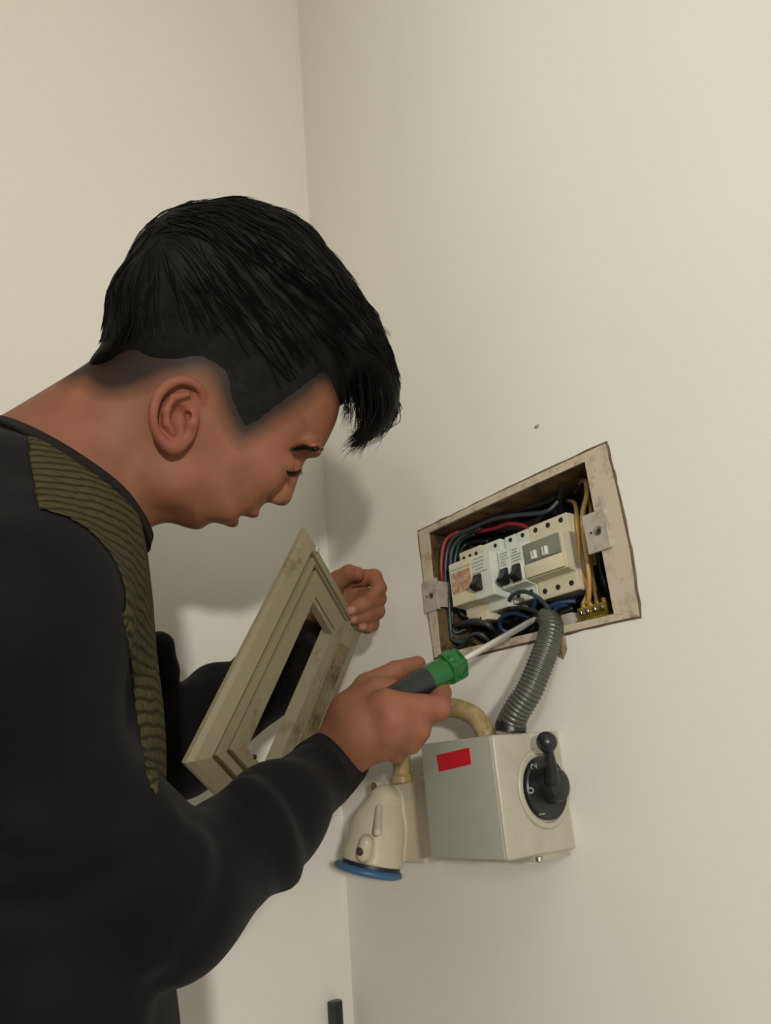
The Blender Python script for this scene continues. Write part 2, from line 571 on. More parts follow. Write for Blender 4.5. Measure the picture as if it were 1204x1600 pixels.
OU = [(0.7335, 1.5800), (0.4085, 1.5810), (0.4085, 1.5800), (0.4150, 1.3850), (0.7260, 1.3880)]
flange_piece('top_flange', [(0.7335, 1.5795), (0.570, 1.5812), (0.4085, 1.5800), (0.4385, 1.5700), (0.7130, 1.5720)], M['flange'])
flange_piece('side_flange', [(0.4085, 1.5800), (0.4065, 1.530), (0.4055, 1.455), (0.4120, 1.3855), (0.4390, 1.3925), (0.4385, 1.5700)], M['flange'])
flange_piece('bottom_flange', [(0.4120, 1.3850), (0.50, 1.3865), (0.60, 1.3875), (0.7260, 1.3880), (0.7150, 1.4000), (0.4390, 1.3930)], M['flange'])
flange_piece('side_flange', [(0.7260, 1.3880), (0.7310, 1.46), (0.7335, 1.5795), (0.7130, 1.5720), (0.7150, 1.4000)], M['flange'])
# ragged paint line round the flange
cp = [(0.7350, 1.5812), (0.650, 1.5816), (0.570, 1.5826), (0.480, 1.5824), (0.4070, 1.5815), (0.4050, 1.530), (0.4040, 1.455), (0.4095, 1.3842),
      (0.50, 1.3852), (0.60, 1.3862), (0.7275, 1.3866), (0.7325, 1.46)]
cpp = []
for i in range(len(cp)):
    a, b = np.array(cp[i]), np.array(cp[(i + 1) % len(cp)])
    for k in range(5): cpp.append(a + (b - a) * k / 5 + RNG.normal(size=2) * 0.0005)
V, F = tube_data([(-0.0002, y, z) for y, z in cpp], 0.0011 + 0.0006 * RNG.random(len(cpp)), 6, True)
new_obj('paint_crack', V, F, M['crack'], board, True)
# sheet metal box inside the opening
T_ = 0.0016; XB = 0.088
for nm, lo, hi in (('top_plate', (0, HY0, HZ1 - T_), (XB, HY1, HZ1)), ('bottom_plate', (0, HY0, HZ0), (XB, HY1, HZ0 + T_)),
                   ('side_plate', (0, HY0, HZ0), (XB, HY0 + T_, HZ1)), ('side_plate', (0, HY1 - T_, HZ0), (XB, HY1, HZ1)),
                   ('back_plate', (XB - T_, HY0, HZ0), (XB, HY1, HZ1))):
    box(nm, lo, hi, M['cavity_shade'] if nm == 'back_plate' else M['rust'], board)
box('mounting_rail', (0.064, 0.470, 1.470), (0.070, 0.700, 1.505), M['steel'], board, 0.001)
# lugs that took the cover screws
for y0, y1, z0, z1 in ((0.4235, 0.4535, 1.4625, 1.5075), (0.7040, 0.7325, 1.4590, 1.5030)):
    lug = from_bm('mounting_lug', box_bm((-0.0062, y0, z0), (-0.0018, y1, z1), 0.0008), M['zinc'], board)
    yc, zc = (y0 + y1) / 2 - 0.003, (z0 + z1) / 2
    lathe('screw_hole', (-0.0060, yc, zc), (-1, 0, 0), [(0, 0.0052), (0.0012, 0.0052), (0.0016, 0.0042)], M['steel'], lug, 16)
    lathe('screw_slot', (-0.0072, yc - 0.0012, zc - 0.001), (-1, 0, 0), [(0, 0.0028), (0.0006, 0.0026)], M['hole'], lug, 12)
    lathe('screw_slot', (-0.0061, yc + 0.0095, zc), (-1, 0, 0), [(0, 0.0016), (0.0004, 0.0015)], M['hole'], lug, 10)
    box('lug_web', (-0.004, max(y0, HY0 + 0.002) if y0 < 0.5 else y0 + 0.0015, z0 + 0.004), (0.022, (max(y0, HY0 + 0.002) if y0 < 0.5 else y0 + 0.0015) + 0.0015, z1 - 0.004), M['zinc'], lug)

# earth bar
eb = empty('earth_terminal_bar', (0.040, 0.495, 1.402), 'brass earth bar with four bright screws in the board corner', 'terminal bar')
box('bar', (0.034, 0.4700, 1.4030), (0.048, 0.5110, 1.4180), M['brass'], eb, 0.001)
box('base_strip', (0.030, 0.4690, 1.3985), (0.052, 0.5125, 1.4030), M['brass'], eb, 0.0008)
for k in range(4):
    y = 0.4765 + k * 0.0098
    s = lathe('terminal_screw', (0.0345, y, 1.4115), (-1, 0, 0), [(0, 0.0034), (0.0035, 0.0034), (0.0042, 0.0026)], M['steel'], eb, 14)
    box('screw_slot', (0.0300, y - 0.0005, 1.4090), (0.0304, y + 0.0005, 1.4140), M['hole'], s)
    lathe('terminal_clamp', (0.041, y, 1.4165), (0, 0, 1), [(0, 0.0036), (0.006, 0.0036), (0.007, 0.0030)], M['brass'], eb, 12)
nb_ = box('neutral_link', (0.030, 0.5160, 1.3960), (0.052, 0.5330, 1.4150), M['zinc'], None, 0.0015)
tag(nb_, 'small grey link block left of the brass earth bar', 'terminal block')


# breakers: side profile pushed along the wall
def breaker_body(name, y0, y1, parent, xn, xs, z0, z1, n0, n1, m, xb=0.064):
    prof = [(xb, z0), (xs, z0), (xs, n0 - 0.003), (xn, n0), (xn, n1), (xs, n1 + 0.003), (xs, z1), (xb, z1)]
    return prism(name, prof, (1, 0, 0), (0, 0, 1), (0, y0 + 0.0003, 0), (0, y1 - y0 - 0.0006, 0), m, parent, 0.0009)


def screw_at(parent, x, y, z, r=0.0034):
    s = lathe('terminal_screw', (x + 0.0004, y, z), (-1, 0, 0), [(0, r), (0.0008, r), (0.0009, r * 0.82)], M['hole'], parent, 14)
    return s


def toggle(parent, x, y, z, m, w=0.0062):
    prof = [(0, -0.0105), (0.004, -0.0115), (0.0125, -0.0075), (0.0135, -0.004), (0.006, 0.003), (0.004, 0.0105), (0, 0.0105)]
    return prism('toggle', prof, (-1, 0, 0), (0, 0, 1), (x, y - w, z), (0, 2 * w, 0), m, parent, 0.0008)


def prints(parent, x, y0, y1, z0, z1, rows):
    k = 0
    for r in range(rows):
        z = z1 - (r + 0.5) * (z1 - z0) / rows
        a = y1 - RNG.uniform(0.0, 0.15) * (y1 - y0); b = y0 + RNG.uniform(0.0, 0.4) * (y1 - y0)
        box('print_line', (x - 0.00025, b, z - 0.0008), (x + 0.0002, a, z + 0.0008), M['print'], parent)


ZB0, ZB1, ZN0, ZN1 = 1.4385, 1.5345, 1.4635, 1.5085
iso = empty('main_switch', (0.03, 0.530, ZB0), 'wide three-pole main switch with grey smoked window and two white toggles', 'circuit breaker')
breaker_body('body', 0.4985, 0.5600, iso, 0.014, 0.030, ZB0, ZB1, ZN0, ZN1, M['mcb_beige'])
box('smoked_window', (0.0108, 0.5025, 1.4830), (0.0135, 0.5580, 1.5070), M['window'], iso, 0.001)
box('handle_bar', (0.0098, 0.5005, 1.4645), (0.0136, 0.5590, 1.4815), M['mcb_beige'], iso, 0.0012)
for y in (0.5415, 0.5240):
    tg = box('toggle', (0.0080, y - 0.004, 1.4850), (0.0110, y + 0.004, 1.4955), M['white'], iso, 0.0006)
    box('toggle_slit', (0.0076, y - 0.0006, 1.4870), (0.0082, y + 0.0006, 1.4960), M['window'], tg)
for k in range(3):
    screw_at(iso, 0.030, 0.5085 + 0.0203 * k, 1.5272); screw_at(iso, 0.030, 0.5090 + 0.0203 * k, 1.4482)


def mcb(y0, y1, label, ty):
    e = empty('circuit_breaker', (0.03, (y0 + y1) / 2, ZB0), label, 'circuit breaker', 'single-pole breakers in the row')
    breaker_body('body', y0, y1, e, 0.012, 0.030, ZB0 + 0.006, ZB1 - 0.001, ZN0 - 0.001, ZN1 + 0.004, M['mcb'])
    box('toggle_well', (0.0105, y0 + 0.003, 1.4660), (0.0128, y1 - 0.003, 1.4870), M['mcb'], e, 0.0006)
    toggle(e, 0.0112, ty, 1.4760, M['black'], 0.0058)
    prints(e, 0.0118, y0 + 0.003, y1 - 0.003, 1.4900, 1.5085, 5)
    screw_at(e, 0.030, (y0 + y1) / 2, 1.5275, 0.0030); screw_at(e, 0.030, (y0 + y1) / 2, 1.4530, 0.0030)
    return e


mcb(0.5605, 0.5815, 'white breaker with black toggle right beside the wide main switch', 0.5712)
mcb(0.5815, 0.6025, 'white breaker with black toggle, one away from the wide main switch', 0.5920)

rc = empty('residual_breaker', (0.03, 0.65, 1.445), 'cream and white breaker with faded orange label at left end of row', 'circuit breaker')
breaker_body('body', 0.6045, 0.6395, rc, 0.0005, 0.024, 1.4420, 1.5330, 1.4560, 1.5130, M['mcb'])
breaker_body('test_module', 0.6395, 0.6830, rc, 0.0005, 0.024, 1.4440, 1.5350, 1.4570, 1.5150, M['mcb_beige'])
lb = box('rating_label', (-0.0004, 0.6430, 1.4730), (0.0008, 0.6790, 1.5010), M['orange_label'], rc)
toggle(rc, 0.0002, 0.6290, 1.4770, M['black'], 0.0062)
prints(rc, 0.0004, 0.6090, 0.6380, 1.4880, 1.5110, 5)
box('label_rim', (-0.0003, 0.6410, 1.5045), (0.0008, 0.6815, 1.5065), M['mcb_shade'], rc)
for y in (0.614, 0.650, 0.662, 0.674): screw_at(rc, 0.024, y, 1.5255, 0.0028)
tb = box('terminal_shroud', (0.020, 0.6400, 1.4330), (0.050, 0.6760, 1.4450), M['mcb_beige'], rc, 0.0012)
for k in range(3): box('shroud_slit', (0.0194, 0.6525 + 0.006 * k, 1.4328), (0.021, 0.6545 + 0.006 * k, 1.4385), M['hole'], tb)


# wires
def cr(x, y): return (640 + x * 0.3073, 680 + y * 0.3073)


def wire(label, pts, o, r, m, n=8, cat='wire', grp='wires in the open board', name='wire', crop=True):
    """pts in the board close-up frame, o metres in front of the wall (negative: inside)"""
    os_ = o if isinstance(o, (list, tuple)) else [o] * len(pts)
    q = [W(*(cr(*p) if crop else p), oo) for p, oo in zip(pts, os_)]
    return tag(tube(name, q, r, m, None, 10, n), label, cat, grp)


wire('red wire arching across the top left of the board', [(620, 490), (570, 458), (500, 452), (420, 478), (330, 490), (250, 492), (186, 530), (163, 610), (160, 700), (172, 780)], [-.045, -.042, -.04, -.042, -.040, -.030, -.014, -.008, -.008, -.014], 0.0030, M['w_red'])
wire('slate wire sweeping from top corner down the left side', [(760, 330), (690, 390), (560, 405), (430, 425), (310, 475), (220, 525), (185, 620), (182, 800), (178, 980), (240, 1050), (330, 1030)], [-.05, -.04, -.034, -.030, -.026, -.022, -.02, -.018, -.018, -.02, -.03], 0.0031, M['w_grey'])
wire('black wire under the slate wire at the board top', [(770, 300), (680, 345), (560, 378), (440, 402), (330, 440)], [-.055, -.05, -.05, -.055, -.07], 0.0034, M['w_black'])
wire('dark teal wire running down left of the breakers', [(330, 500), (262, 530), (232, 620), (222, 760), (214, 900), (225, 1000), (290, 985)], [-.04, -.032, -.03, -.026, -.024, -.028, -.04], 0.0031, M['w_teal'])
wire('teal wire pressed against the left lug', [(300, 520), (225, 560), (203, 680), (198, 820), (192, 960), (205, 1060), (270, 1085)], [-.045, -.03, -.026, -.02, -.02, -.026, -.04], 0.0030, M['w_teal'])
wire('black wire tucked deep behind the teal wires', [(400, 540), (300, 548), (255, 600), (246, 720), (240, 860), (250, 960)], [-.06, -.055, -.045, -.04, -.038, -.045], 0.0030, M['w_black'])
wire('slate wire between the two teal wires', [(360, 470), (270, 512), (212, 590), (208, 740), (202, 900), (216, 1030), (260, 1050)], [-.035, -.028, -.022, -.018, -.016, -.02, -.03], 0.0028, M['w_grey'])
wire('black wire looping low in the left corner', [(205, 975), (270, 955), (340, 945), (405, 970), (432, 1010)], [-.03, -.02, -.018, -.022, -.05], 0.0036, M['w_grey'])
wire('slate wire curl at the bottom left of the board', [(205, 1085), (260, 1075), (300, 1025), (350, 1010), (395, 1040), (405, 1080)], [-.03, -.026, -.02, -.02, -.03, -.045], 0.0028, M['w_grey'])
wire('thin black wire hooked under the cream breaker', [(240, 850), (255, 900), (300, 925), (370, 905), (440, 880)], [-.03, -.03, -.035, -.035, -.03], 0.0022, M['w_grey'])
wire('dark loop rising in front of the breakers into the conduit', [(500, 860), (520, 815), (580, 795), (650, 825), (705, 885), (722, 950), (715, 1010)], [-.03, -.02, -.008, -.002, .002, .004, .006], 0.0026, M['w_teal'])
wire('brown-black wire arching over the screwdriver tip', [(440, 900), (500, 882), (580, 880), (650, 905), (700, 945), (720, 1000)], [-.04, -.03, -.022, -.014, -.006, .004], 0.0026, M['w_black'])
wire('navy wire loop behind the screwdriver tip', [(520, 1010), (465, 985), (462, 935), (520, 905), (600, 925), (680, 960)], [-.05, -.04, -.035, -.034, -.034, -.03], 0.0032, M['w_blue'])
wire('navy wire feeding the underside of the main switch', [(700, 985), (660, 930), (630, 880), (640, 840)], [-.02, -.03, -.036, -.042], 0.0030, M['w_blue'])
wire('dark blue wire crossing below the main switch', [(845, 845), (770, 850), (700, 880), (640, 925), (600, 975), (560, 1010)], [-.05, -.04, -.034, -.034, -.04, -.05], 0.0034, M['w_blue'])
wire('black wire lying along the board bottom', [(830, 880), (770, 905), (700, 960), (620, 1010), (500, 1030)], [-.055, -.05, -.045, -.05, -.055], 0.0038, M['w_black'])
wire('slim navy wire beside the conduit mouth', [(800, 862), (745, 880), (735, 930), (730, 990)], [-.045, -.03, -.015, .004], 0.0026, M['w_blue'])
wire('black wire bunch end in the top right corner', [(930, 205), (860, 190), (790, 240), (760, 330), (770, 400)], [-.05, -.04, -.035, -.05, -.07], 0.0042, M['w_black'])
wire('second black wire knotted in the top right corner', [(900, 170), (830, 215), (760, 275), (690, 330)], [-.06, -.05, -.05, -.06], 0.0045, M['w_black'])
wire('black wire dropping behind the yellow wires', [(950, 250), (965, 420), (960, 600), (985, 740), (1010, 800)], [-.06, -.06, -.06, -.06, -.065], 0.0040, M['w_black'])
wire('leftmost yellow wire beside the main switch', [(800, 330), (838, 350), (850, 430), (858, 560), (866, 680), (895, 745), (905, 800), (880, 860)], [-.07, -.05, -.042, -.04, -.04, -.04, -.042, -.042], 0.0026, M['w_yellow'])
wire('thick middle yellow wire looping down to the earth bar', [(830, 290), (860, 240), (893, 232), (900, 300), (880, 390), (884, 500), (900, 620), (912, 720), (912, 800), (905, 860)], [-.07, -.05, -.038, -.034, -.032, -.03, -.03, -.032, -.036, -.042], 0.0031, M['w_yellow'])
wire('thin yellow wire furthest right in the board', [(905, 300), (920, 380), (915, 470), (905, 560), (925, 680), (935, 770), (950, 850)], [-.06, -.05, -.05, -.05, -.05, -.05, -.043], 0.0022, M['w_yellow'])

# ---------------------------------------------------------------- corrugated conduit
cpts = [W(852, 962, -0.004), W(861, 978, 0.010), W(856, 1005, 0.022), W(843, 1040, 0.034), W(826, 1080, 0.045), W(806, 1112, 0.052), W(796, 1134, 0.052)]
path = smooth_path(cpts, 40)
L_ = np.concatenate([[0], np.cumsum(np.linalg.norm(np.diff(path, axis=0), axis=1))])
s_ = np.arange(0, L_[-1], 0.0011); path = np.stack([np.interp(s_, L_, path[:, i]) for i in range(3)], 1)
rad = np.interp(s_ / L_[-1], [0, 0.12, 0.4, 1.0], [0.0095, 0.0125, 0.0138, 0.0150]) + 0.0009 * np.cos(s_ / 0.0044 * 2 * math.pi)
cnd = empty('flexible_conduit', cpts[-1], 'grey ribbed flexible conduit rising from the switch box to the board', 'conduit')
V, F = tube_data(path, rad, 18); new_obj('ribbed_tube', V, F, M['conduit'], cnd, True)
lathe('end_sleeve', cpts[-1] + np.array([0, 0, -0.006]), (0.12, -0.1, 1), [(0, 0.0170), (0.006, 0.0170), (0.010, 0.0162)], M['black'], cnd, 22)

# torn plaster by the conduit
chip = [(868, 985), (880, 982), (884, 1000), (886, 1015), (880, 1031), (872, 1026), (866, 1012), (869, 1000)]
bm = bmesh.new(); a = [bm.verts.new(tuple(W(x, y, 0.0002))) for x, y in chip]
c0 = W(876, 1006, 0.007); cv = bm.verts.new(tuple(c0)); bm.faces.new(a[::-1])
for i in range(len(a)): bm.faces.new((a[i], a[(i + 1) % len(a)], cv))
tag(from_bm('plaster_flake', bm, mat('torn_plaster', srgb(132, 110, 88), 0.9, var=0.35, scale=150)), 'brown torn plaster flake hanging below the board', 'plaster')

# ---------------------------------------------------------------- rotary switch box
SB = empty('rotary_switch_box', (0.0, 0.592, 1.1655), 'grey wall switch box with black rotary lever and red sticker', 'switch box')
BO, BY0, BY1, BZ0, BZ1 = 0.105, 0.5375, 0.6510, 1.1660, 1.2830
box('base', (0, BY0 + 0.0012, BZ0 - 0.0005), (-0.048, BY1 - 0.001, BZ1 + 0.001), M['boxbeige'], SB, 0.003, 3)
box('cover', (-0.0465, BY0, BZ0), (-BO, BY1, BZ1), M['boxbeige'], SB, 0.0035, 3)
box('front_plate', (-BO + 0.002, BY0 + 0.0035, BZ0 + 0.0012), (-BO - 0.0012, BY1 - 0.0015, BZ1 - 0.0012), M['boxgrey'], SB, 0.001)
box('foot', (-0.002, BY0 + 0.008, BZ0 - 0.007), (-0.060, BY1 - 0.030, BZ0 + 0.002), M['boxbeige'], SB, 0.002)
lathe('foot_screw', (-0.055, BY0 + 0.006, BZ0 - 0.002), (0, 0, -1), [(0, 0.004), (0.004, 0.004), (0.005, 0.003)], M['steel'], SB, 14)
q = [W(*p, BO + 0.0012) for p in ((682, 1180), (733, 1168), (736, 1194), (686, 1206))]
bm = bmesh.new(); a = [bm.verts.new(tuple(v)) for v in q]; b = [bm.verts.new(tuple(v + np.array([-0.0005, 0, 0]))) for v in q]
bm.faces.new(a); bm.faces.new(b[::-1])
for i in range(4): bm.faces.new((a[i], a[(i + 1) % 4], b[(i + 1) % 4], b[i]))
from_bm('red_sticker', bm, M['red'], SB)
# dial on the side facing into the room along the wall (normal -y)
dc = WY(848, 1231, BY0)
NY = np.array([0, -1.0, 0])
lathe('collar', dc + np.array([0, 0.001, 0]), NY, [(0, 0.0395), (0.0030, 0.0390), (0.0040, 0.0380), (0.0040, 0.0340), (0.0020, 0.0332), (0.0020, 0.02)], M['boxbeige'], SB, 48)
dial = lathe('dial', dc + np.array([0, 0.0, 0]), NY, [(0, 0.0315), (0.0060, 0.0312), (0.0072, 0.0300), (0.0066, 0.0278), (0.0066, 0.01)], M['black'], SB, 48)
ex, ey = np.array([0, 0, 1.0]), np.array([-1.0, 0, 0])          # lettering lies turned a quarter to the left
for ch, (x, y) in (('2', (834, 1197)), ('0', (829, 1235)), ('1', (847, 1272))):
    text_obj('numeral', ch, 0.0135, M['print'], dial, WY(x, y, BY0 - 0.0068), ex, ey)
lev = lathe('lever_hub', dc + np.array([0.0055, -0.006, 0.002]), NY, [(0, 0.0185), (0.008, 0.0175), (0.013, 0.0150), (0.015, 0.0110)], M['black'], SB, 32)
h0 = WY(862, 1222, BY0 - 0.017); h1 = WY(857, 1178, BY0 - 0.026); h2 = WY(854, 1160, BY0 - 0.031)
tube('lever_arm', [h0, (h0 + h1) / 2 + np.array([0, -0.001, 0]), h1, h2], [0.0085, 0.0062, 0.0054, 0.0056], M['black'], lev, 14)
lathe('lever_knob', h2, h2 - h1, [(-0.0098, 0.0040), (-0.0078, 0.0072), (-0.004, 0.0096), (0.0, 0.0108), (0.004, 0.0101), (0.0075, 0.0080), (0.0098, 0.0045), (0.0106, 0.0010)], M['black'], lev, 24, 80)
p0 = WY(875, 1246, BY0 - 0.014); p1 = WY(884, 1238, BY0 - 0.012)
tube('pointer', [p0, (p0 + p1) / 2, p1], 0.0018, M['white'], lev, 8)

# ---------------------------------------------------------------- industrial socket and its pipe
SK = empty('industrial_socket', (0.0, 0.795, 1.148), 'cream wall socket housing with blue hinged flap below', 'socket')


FC = W(579, 1357, 0.072); fr_ = unit(ray(579, 1357)); fx_ = unit(AX[0] - fr_ * (AX[0] @ fr_)); fy_ = unit(AX[1] - fr_ * (AX[1] @ fr_)); fa = unit(-fy_ - fx_ * 0.19 + fr_ * 0.10)     # flap centre and its downward normal


def sock(p):
    def bx(c, r, rr):
        q = np.abs(p - np.array(c)) - np.array(r) + rr
        return np.linalg.norm(np.maximum(q, 0), axis=1) + np.minimum(q.max(1), 0) - rr
    B0, T0, M0 = FC - fa * 0.012, W(602, 1256, 0.052), W(590, 1296, 0.064)
    d = smin(cone(p, M0, T0, 0.0335, 0.0235), cone(p, B0, M0, 0.0395, 0.0335), 0.010)
    d = smin(d, cone(p, W(572, 1316, 0.100), W(568, 1334, 0.102), 0.0085, 0.0095), 0.006)     # hinge boss
    d = smin(d, cone(p, W(592, 1262, 0.082), W(590, 1300, 0.100), 0.0040, 0.0055), 0.008)     # rib
    d = smin(d, bx((-0.018, 0.7720, 1.2000), (0.018, 0.033, 0.0480), 0.006), 0.004)            # wall box
    d = smin(d, bx((-0.036, 0.7760, 1.2000), (0.0035, 0.037, 0.0500), 0.003), 0.002)           # front flange
    d = smin(d, cone(p, W(606, 1229, 0.042), W(585, 1227, 0.046), 0.0065, 0.0065), 0.004)      # screw lug
    return smax(d, (p - FC) @ fa + 0.0065, 0.002)


V, Q = sdf_mesh(sock, (-0.130, 0.715, 1.120), (0.004, 0.870, 1.280), 0.0018)
mesh_np('housing', V, Q, M['socket'], SK)
lathe('collar', FC, -fa, [(0, 0.0365), (0.010, 0.0365), (0.016, 0.0345)], M['navy'], SK, 36)
fl = FC - AX[0] * 0.003
lathe('flap', fl, fa, [(-0.003, 0.0395), (-0.001, 0.0425), (0.0012, 0.0435), (0.0040, 0.0430), (0.0065, 0.037), (0.0080, 0.020), (0.0085, 0.006)], M['blue'], SK, 44, 60)
for q in (W(584, 1229, 0.0525), W(562, 1331, 0.1105)):
    lathe('housing_screw', q + AX[2] * 0.004, -AX[2], [(0, 0.0042), (0.0060, 0.0042), (0.0066, 0.003)], M['rust'], SK, 14)
pp = [W(627, 1205, 0.045) + np.array([0, 0, -0.014]), W(627, 1205, 0.045), W(630, 1160, 0.047), W(655, 1120, 0.05), W(700, 1106, 0.052), W(738, 1117, 0.053), W(757, 1142, 0.054), W(757, 1142, 0.054) * np.array([1, 1, 0]) + np.array([0, -0.003, 1.2838])]
pipe = empty('bent_pipe', pp[0], 'khaki bent pipe arching from the socket to the switch box', 'pipe')
tube('pipe_bend', pp, 0.0112, M['khaki'], pipe, 18, 10)
lathe('gland', pp[0], (0, 0, 1), [(0, 0.0150), (0.007, 0.0150), (0.010, 0.0125)], M['khaki'], pipe, 20)

# ---------------------------------------------------------------- black bar low in the corner
bb = WY(518, 1562, YB)
br = empty('black_bar', (bb[0], YB, 0.0), 'black flat bar standing upright against the back wall near the corner', 'bar')
box('upright', (bb[0] - 0.0085, YB - 0.014, 0.0), (bb[0] + 0.0085, YB - 0.001, bb[2]), M['bar'], br, 0.002)
box('raised_rib', (bb[0] - 0.0012, YB - 0.0155, 0.0), (bb[0] + 0.0015, YB - 0.0135, bb[2] - 0.004), M['bar'], br, 0.0005)

nk = W(838, 667, 0.0); nr = [nk + np.array([0, 0.004 * math.cos(a) * (1 + 0.4 * math.sin(3 * a)), 0.0028 * math.sin(a)]) for a in np.linspace(0, 2 * math.pi, 9)[:-1]]
bm = bmesh.new(); a_ = [bm.verts.new(tuple(v)) for v in nr]; c_ = bm.verts.new(tuple(nk + np.array([-0.0012, 0, 0])))
for i in range(8): bm.faces.new((a_[i], a_[(i + 1) % 8], c_))
o_ = from_bm('paint_nick', bm, mat('bare_plaster', srgb(150, 140, 122), 0.9), bpy.data.objects['wall_right'])
# ---------------------------------------------------------------- the cover plate held in the left hand
CT = np.array([-0.2299, 0.6718, 1.5316]); CA = np.array([-0.3856, 0.6465, 1.2797]); CB = np.array([-0.0880, 0.7660, 1.4387])
cu_ = unit(CB - CT); LU = float(np.linalg.norm(CB - CT)); cv_ = CA - CT; cv_ = unit(cv_ - cu_ * (cv_ @ cu_)); LV = float((CA - CT) @ cv_)
cn_ = np.cross(cu_, cv_)
if cn_ @ (CAM - CT) < 0: cn_ = -cn_


def cuv(x, y):
    r = ray(x, y); t = ((CT - CAM) @ cn_) / (r @ cn_); q = CAM + t * r - CT; return q @ cu_, q @ cv_


cover = empty('board_cover', CA, 'greyish cream breaker board cover with long slot held in his left hand', 'cover plate')


def C3(u, v, h): return CT + cu_ * u + cv_ * v + cn_ * h


def ring_mesh(name, rects, m, close_in=False, bevel=0):
    """rects: list of (u0,u1,v0,v1,h) stitched one to the next"""
    V = []; F = []
    for (u0, u1, v0, v1, h) in rects:
        V += [C3(u0, v0, h), C3(u1, v0, h), C3(u1, v1, h), C3(u0, v1, h)]
    for i in range(len(rects) - 1):
        for k in range(4):
            l = (k + 1) % 4
            F.append((i * 4 + k, i * 4 + l, i * 4 + 4 + l, i * 4 + 4 + k))
    bm = bmesh.new(); vs_ = [bm.verts.new(tuple(map(float, v))) for v in V]
    for f in F: bm.faces.new([vs_[i] for i in f])
    return from_bm(name, bm, m, cover)


sTL, sTR, sBR, sBL = [cuv(*p) for p in ((491, 949), (527, 972), (413, 1207), (369, 1158))]
su0 = (sTL[0] + sBL[0]) / 2; su1 = (sTR[0] + sBR[0]) / 2; sv0 = (sTL[1] + sTR[1]) / 2; sv1 = (sBL[1] + sBR[1]) / 2
g1 = cuv(484, 864); g1b = cuv(319, 1200); g2 = cuv(481, 899); g2b = cuv(355, 1163)
ga = 0.5 * (g1[0] + g1b[0]); gb = 0.5 * (g2[0] + g2b[0])
gap = 0.0027
GV0, GV1 = 0.020, LV - 0.020
IV0, IV1 = sv0 - 0.020, sv1 + 0.016
GU1 = LU - 0.022; IU1 = su1 + 0.020
# outer frame from rim to first groove
ring_mesh('outer_frame', [(0.0, LU, 0, LV, -0.0085), (0.0, LU, 0, LV, -0.004), (0.004, LU - 0.004, 0.004, LV - 0.004, 0.0006), (ga - gap, GU1 + gap, GV0 - gap, GV1 + gap, 0.0045), (ga - gap, GU1 + gap, GV0 - gap, GV1 + gap, 0.0005)], M['cover'])
ring_mesh('groove', [(ga - gap, GU1 + gap, GV0 - gap, GV1 + gap, 0.0006), (ga + gap, GU1 - gap, GV0 + gap, GV1 - gap, 0.0006)], M['cover_groove'])
ring_mesh('middle_frame', [(ga + gap, GU1 - gap, GV0 + gap, GV1 - gap, 0.0005), (ga + gap, GU1 - gap, GV0 + gap, GV1 - gap, 0.0050), (gb - gap, IU1 + gap, IV0 - gap, IV1 + gap, 0.0050), (gb - gap, IU1 + gap, IV0 - gap, IV1 + gap, 0.0005)], M['cover'])
ring_mesh('inner_groove', [(gb - gap, IU1 + gap, IV0 - gap, IV1 + gap, 0.0006), (gb + gap, IU1 - gap, IV0 + gap, IV1 - gap, 0.0006)], M['cover_groove'])
ring_mesh('inner_frame', [(gb + gap, IU1 - gap, IV0 + gap, IV1 - gap, 0.0005), (gb + gap, IU1 - gap, IV0 + gap, IV1 - gap, 0.0055), (su0, su1, sv0, sv1, 0.0055), (su0, su1, sv0, sv1, -0.012), (su0 - 0.004, su1 + 0.004, sv0 - 0.004, sv1 + 0.004, -0.012), (su0 - 0.004, su1 + 0.004, sv0 - 0.004, sv1 + 0.004, -0.002), (0.004, LU - 0.004, 0.004, LV - 0.004, -0.003), (0.002, LU - 0.002, 0.002, LV - 0.002, -0.0085)], M['cover'])
# stained strip along the lower long side
V = [C3(u, v, h) for h in (0.0052, 0.0060) for (u, v) in ((IU1 + 0.003, IV0 + 0.03), (GU1 - 0.003, IV0 + 0.02), (GU1 - 0.003, GV1 - 0.01), (IU1 + 0.003, GV1 - 0.02))]
new_obj('stained_strip', V, [(0, 1, 2, 3), (7, 6, 5, 4), (0, 4, 5, 1), (1, 5, 6, 2), (2, 6, 7, 3), (3, 7, 4, 0)], M['cover_dirt'], cover)
# two slats left at the slot's upper end
for k in range(2):
    v = sv0 + 0.001 + 0.008 * k
    V = [C3(u, vv, h) for h in (-0.004, 0.0062) for (u, vv) in ((su0 - 0.002, v), (su1 + 0.002, v), (su1 + 0.002, v + 0.005), (su0 - 0.002, v + 0.005))]
    new_obj('slot_slat', V, [(0, 3, 2, 1), (4, 5, 6, 7), (0, 1, 5, 4), (1, 2, 6, 5), (2, 3, 7, 6), (3, 0, 4, 7)], M['cover'], cover)


def csc(x, y, r, m, nm='screw_hole'):
    u, v = cuv(x, y)
    return lathe(nm, C3(u, v, 0.0035), cn_, [(0, r), (0.0024, r), (0.0030, r * 0.8)], m, cover, 14)


csc(490, 859, 0.0036, M['chrome'], 'cover_screw'); csc(391, 1182, 0.0024, M['hole']); csc(408, 1203, 0.0026, M['hole'])
u, v = cuv(381, 1216)
th = [C3(u + 0.009 * math.cos(a), v + 0.009 * math.sin(a), 0.0052) for a in np.linspace(2.4, 5.0, 12)]
V, F = tube_data(th, 0.0016, 6); new_obj('keyhole_mark', V, F, M['cover_groove'], cover, True)

# ---------------------------------------------------------------- screwdriver
SD0, SD1 = P(572, 1117, 0.705), P(838, 966, 0.850)
sw = unit(SD1 - SD0); SL = float(np.linalg.norm(SD1 - SD0))


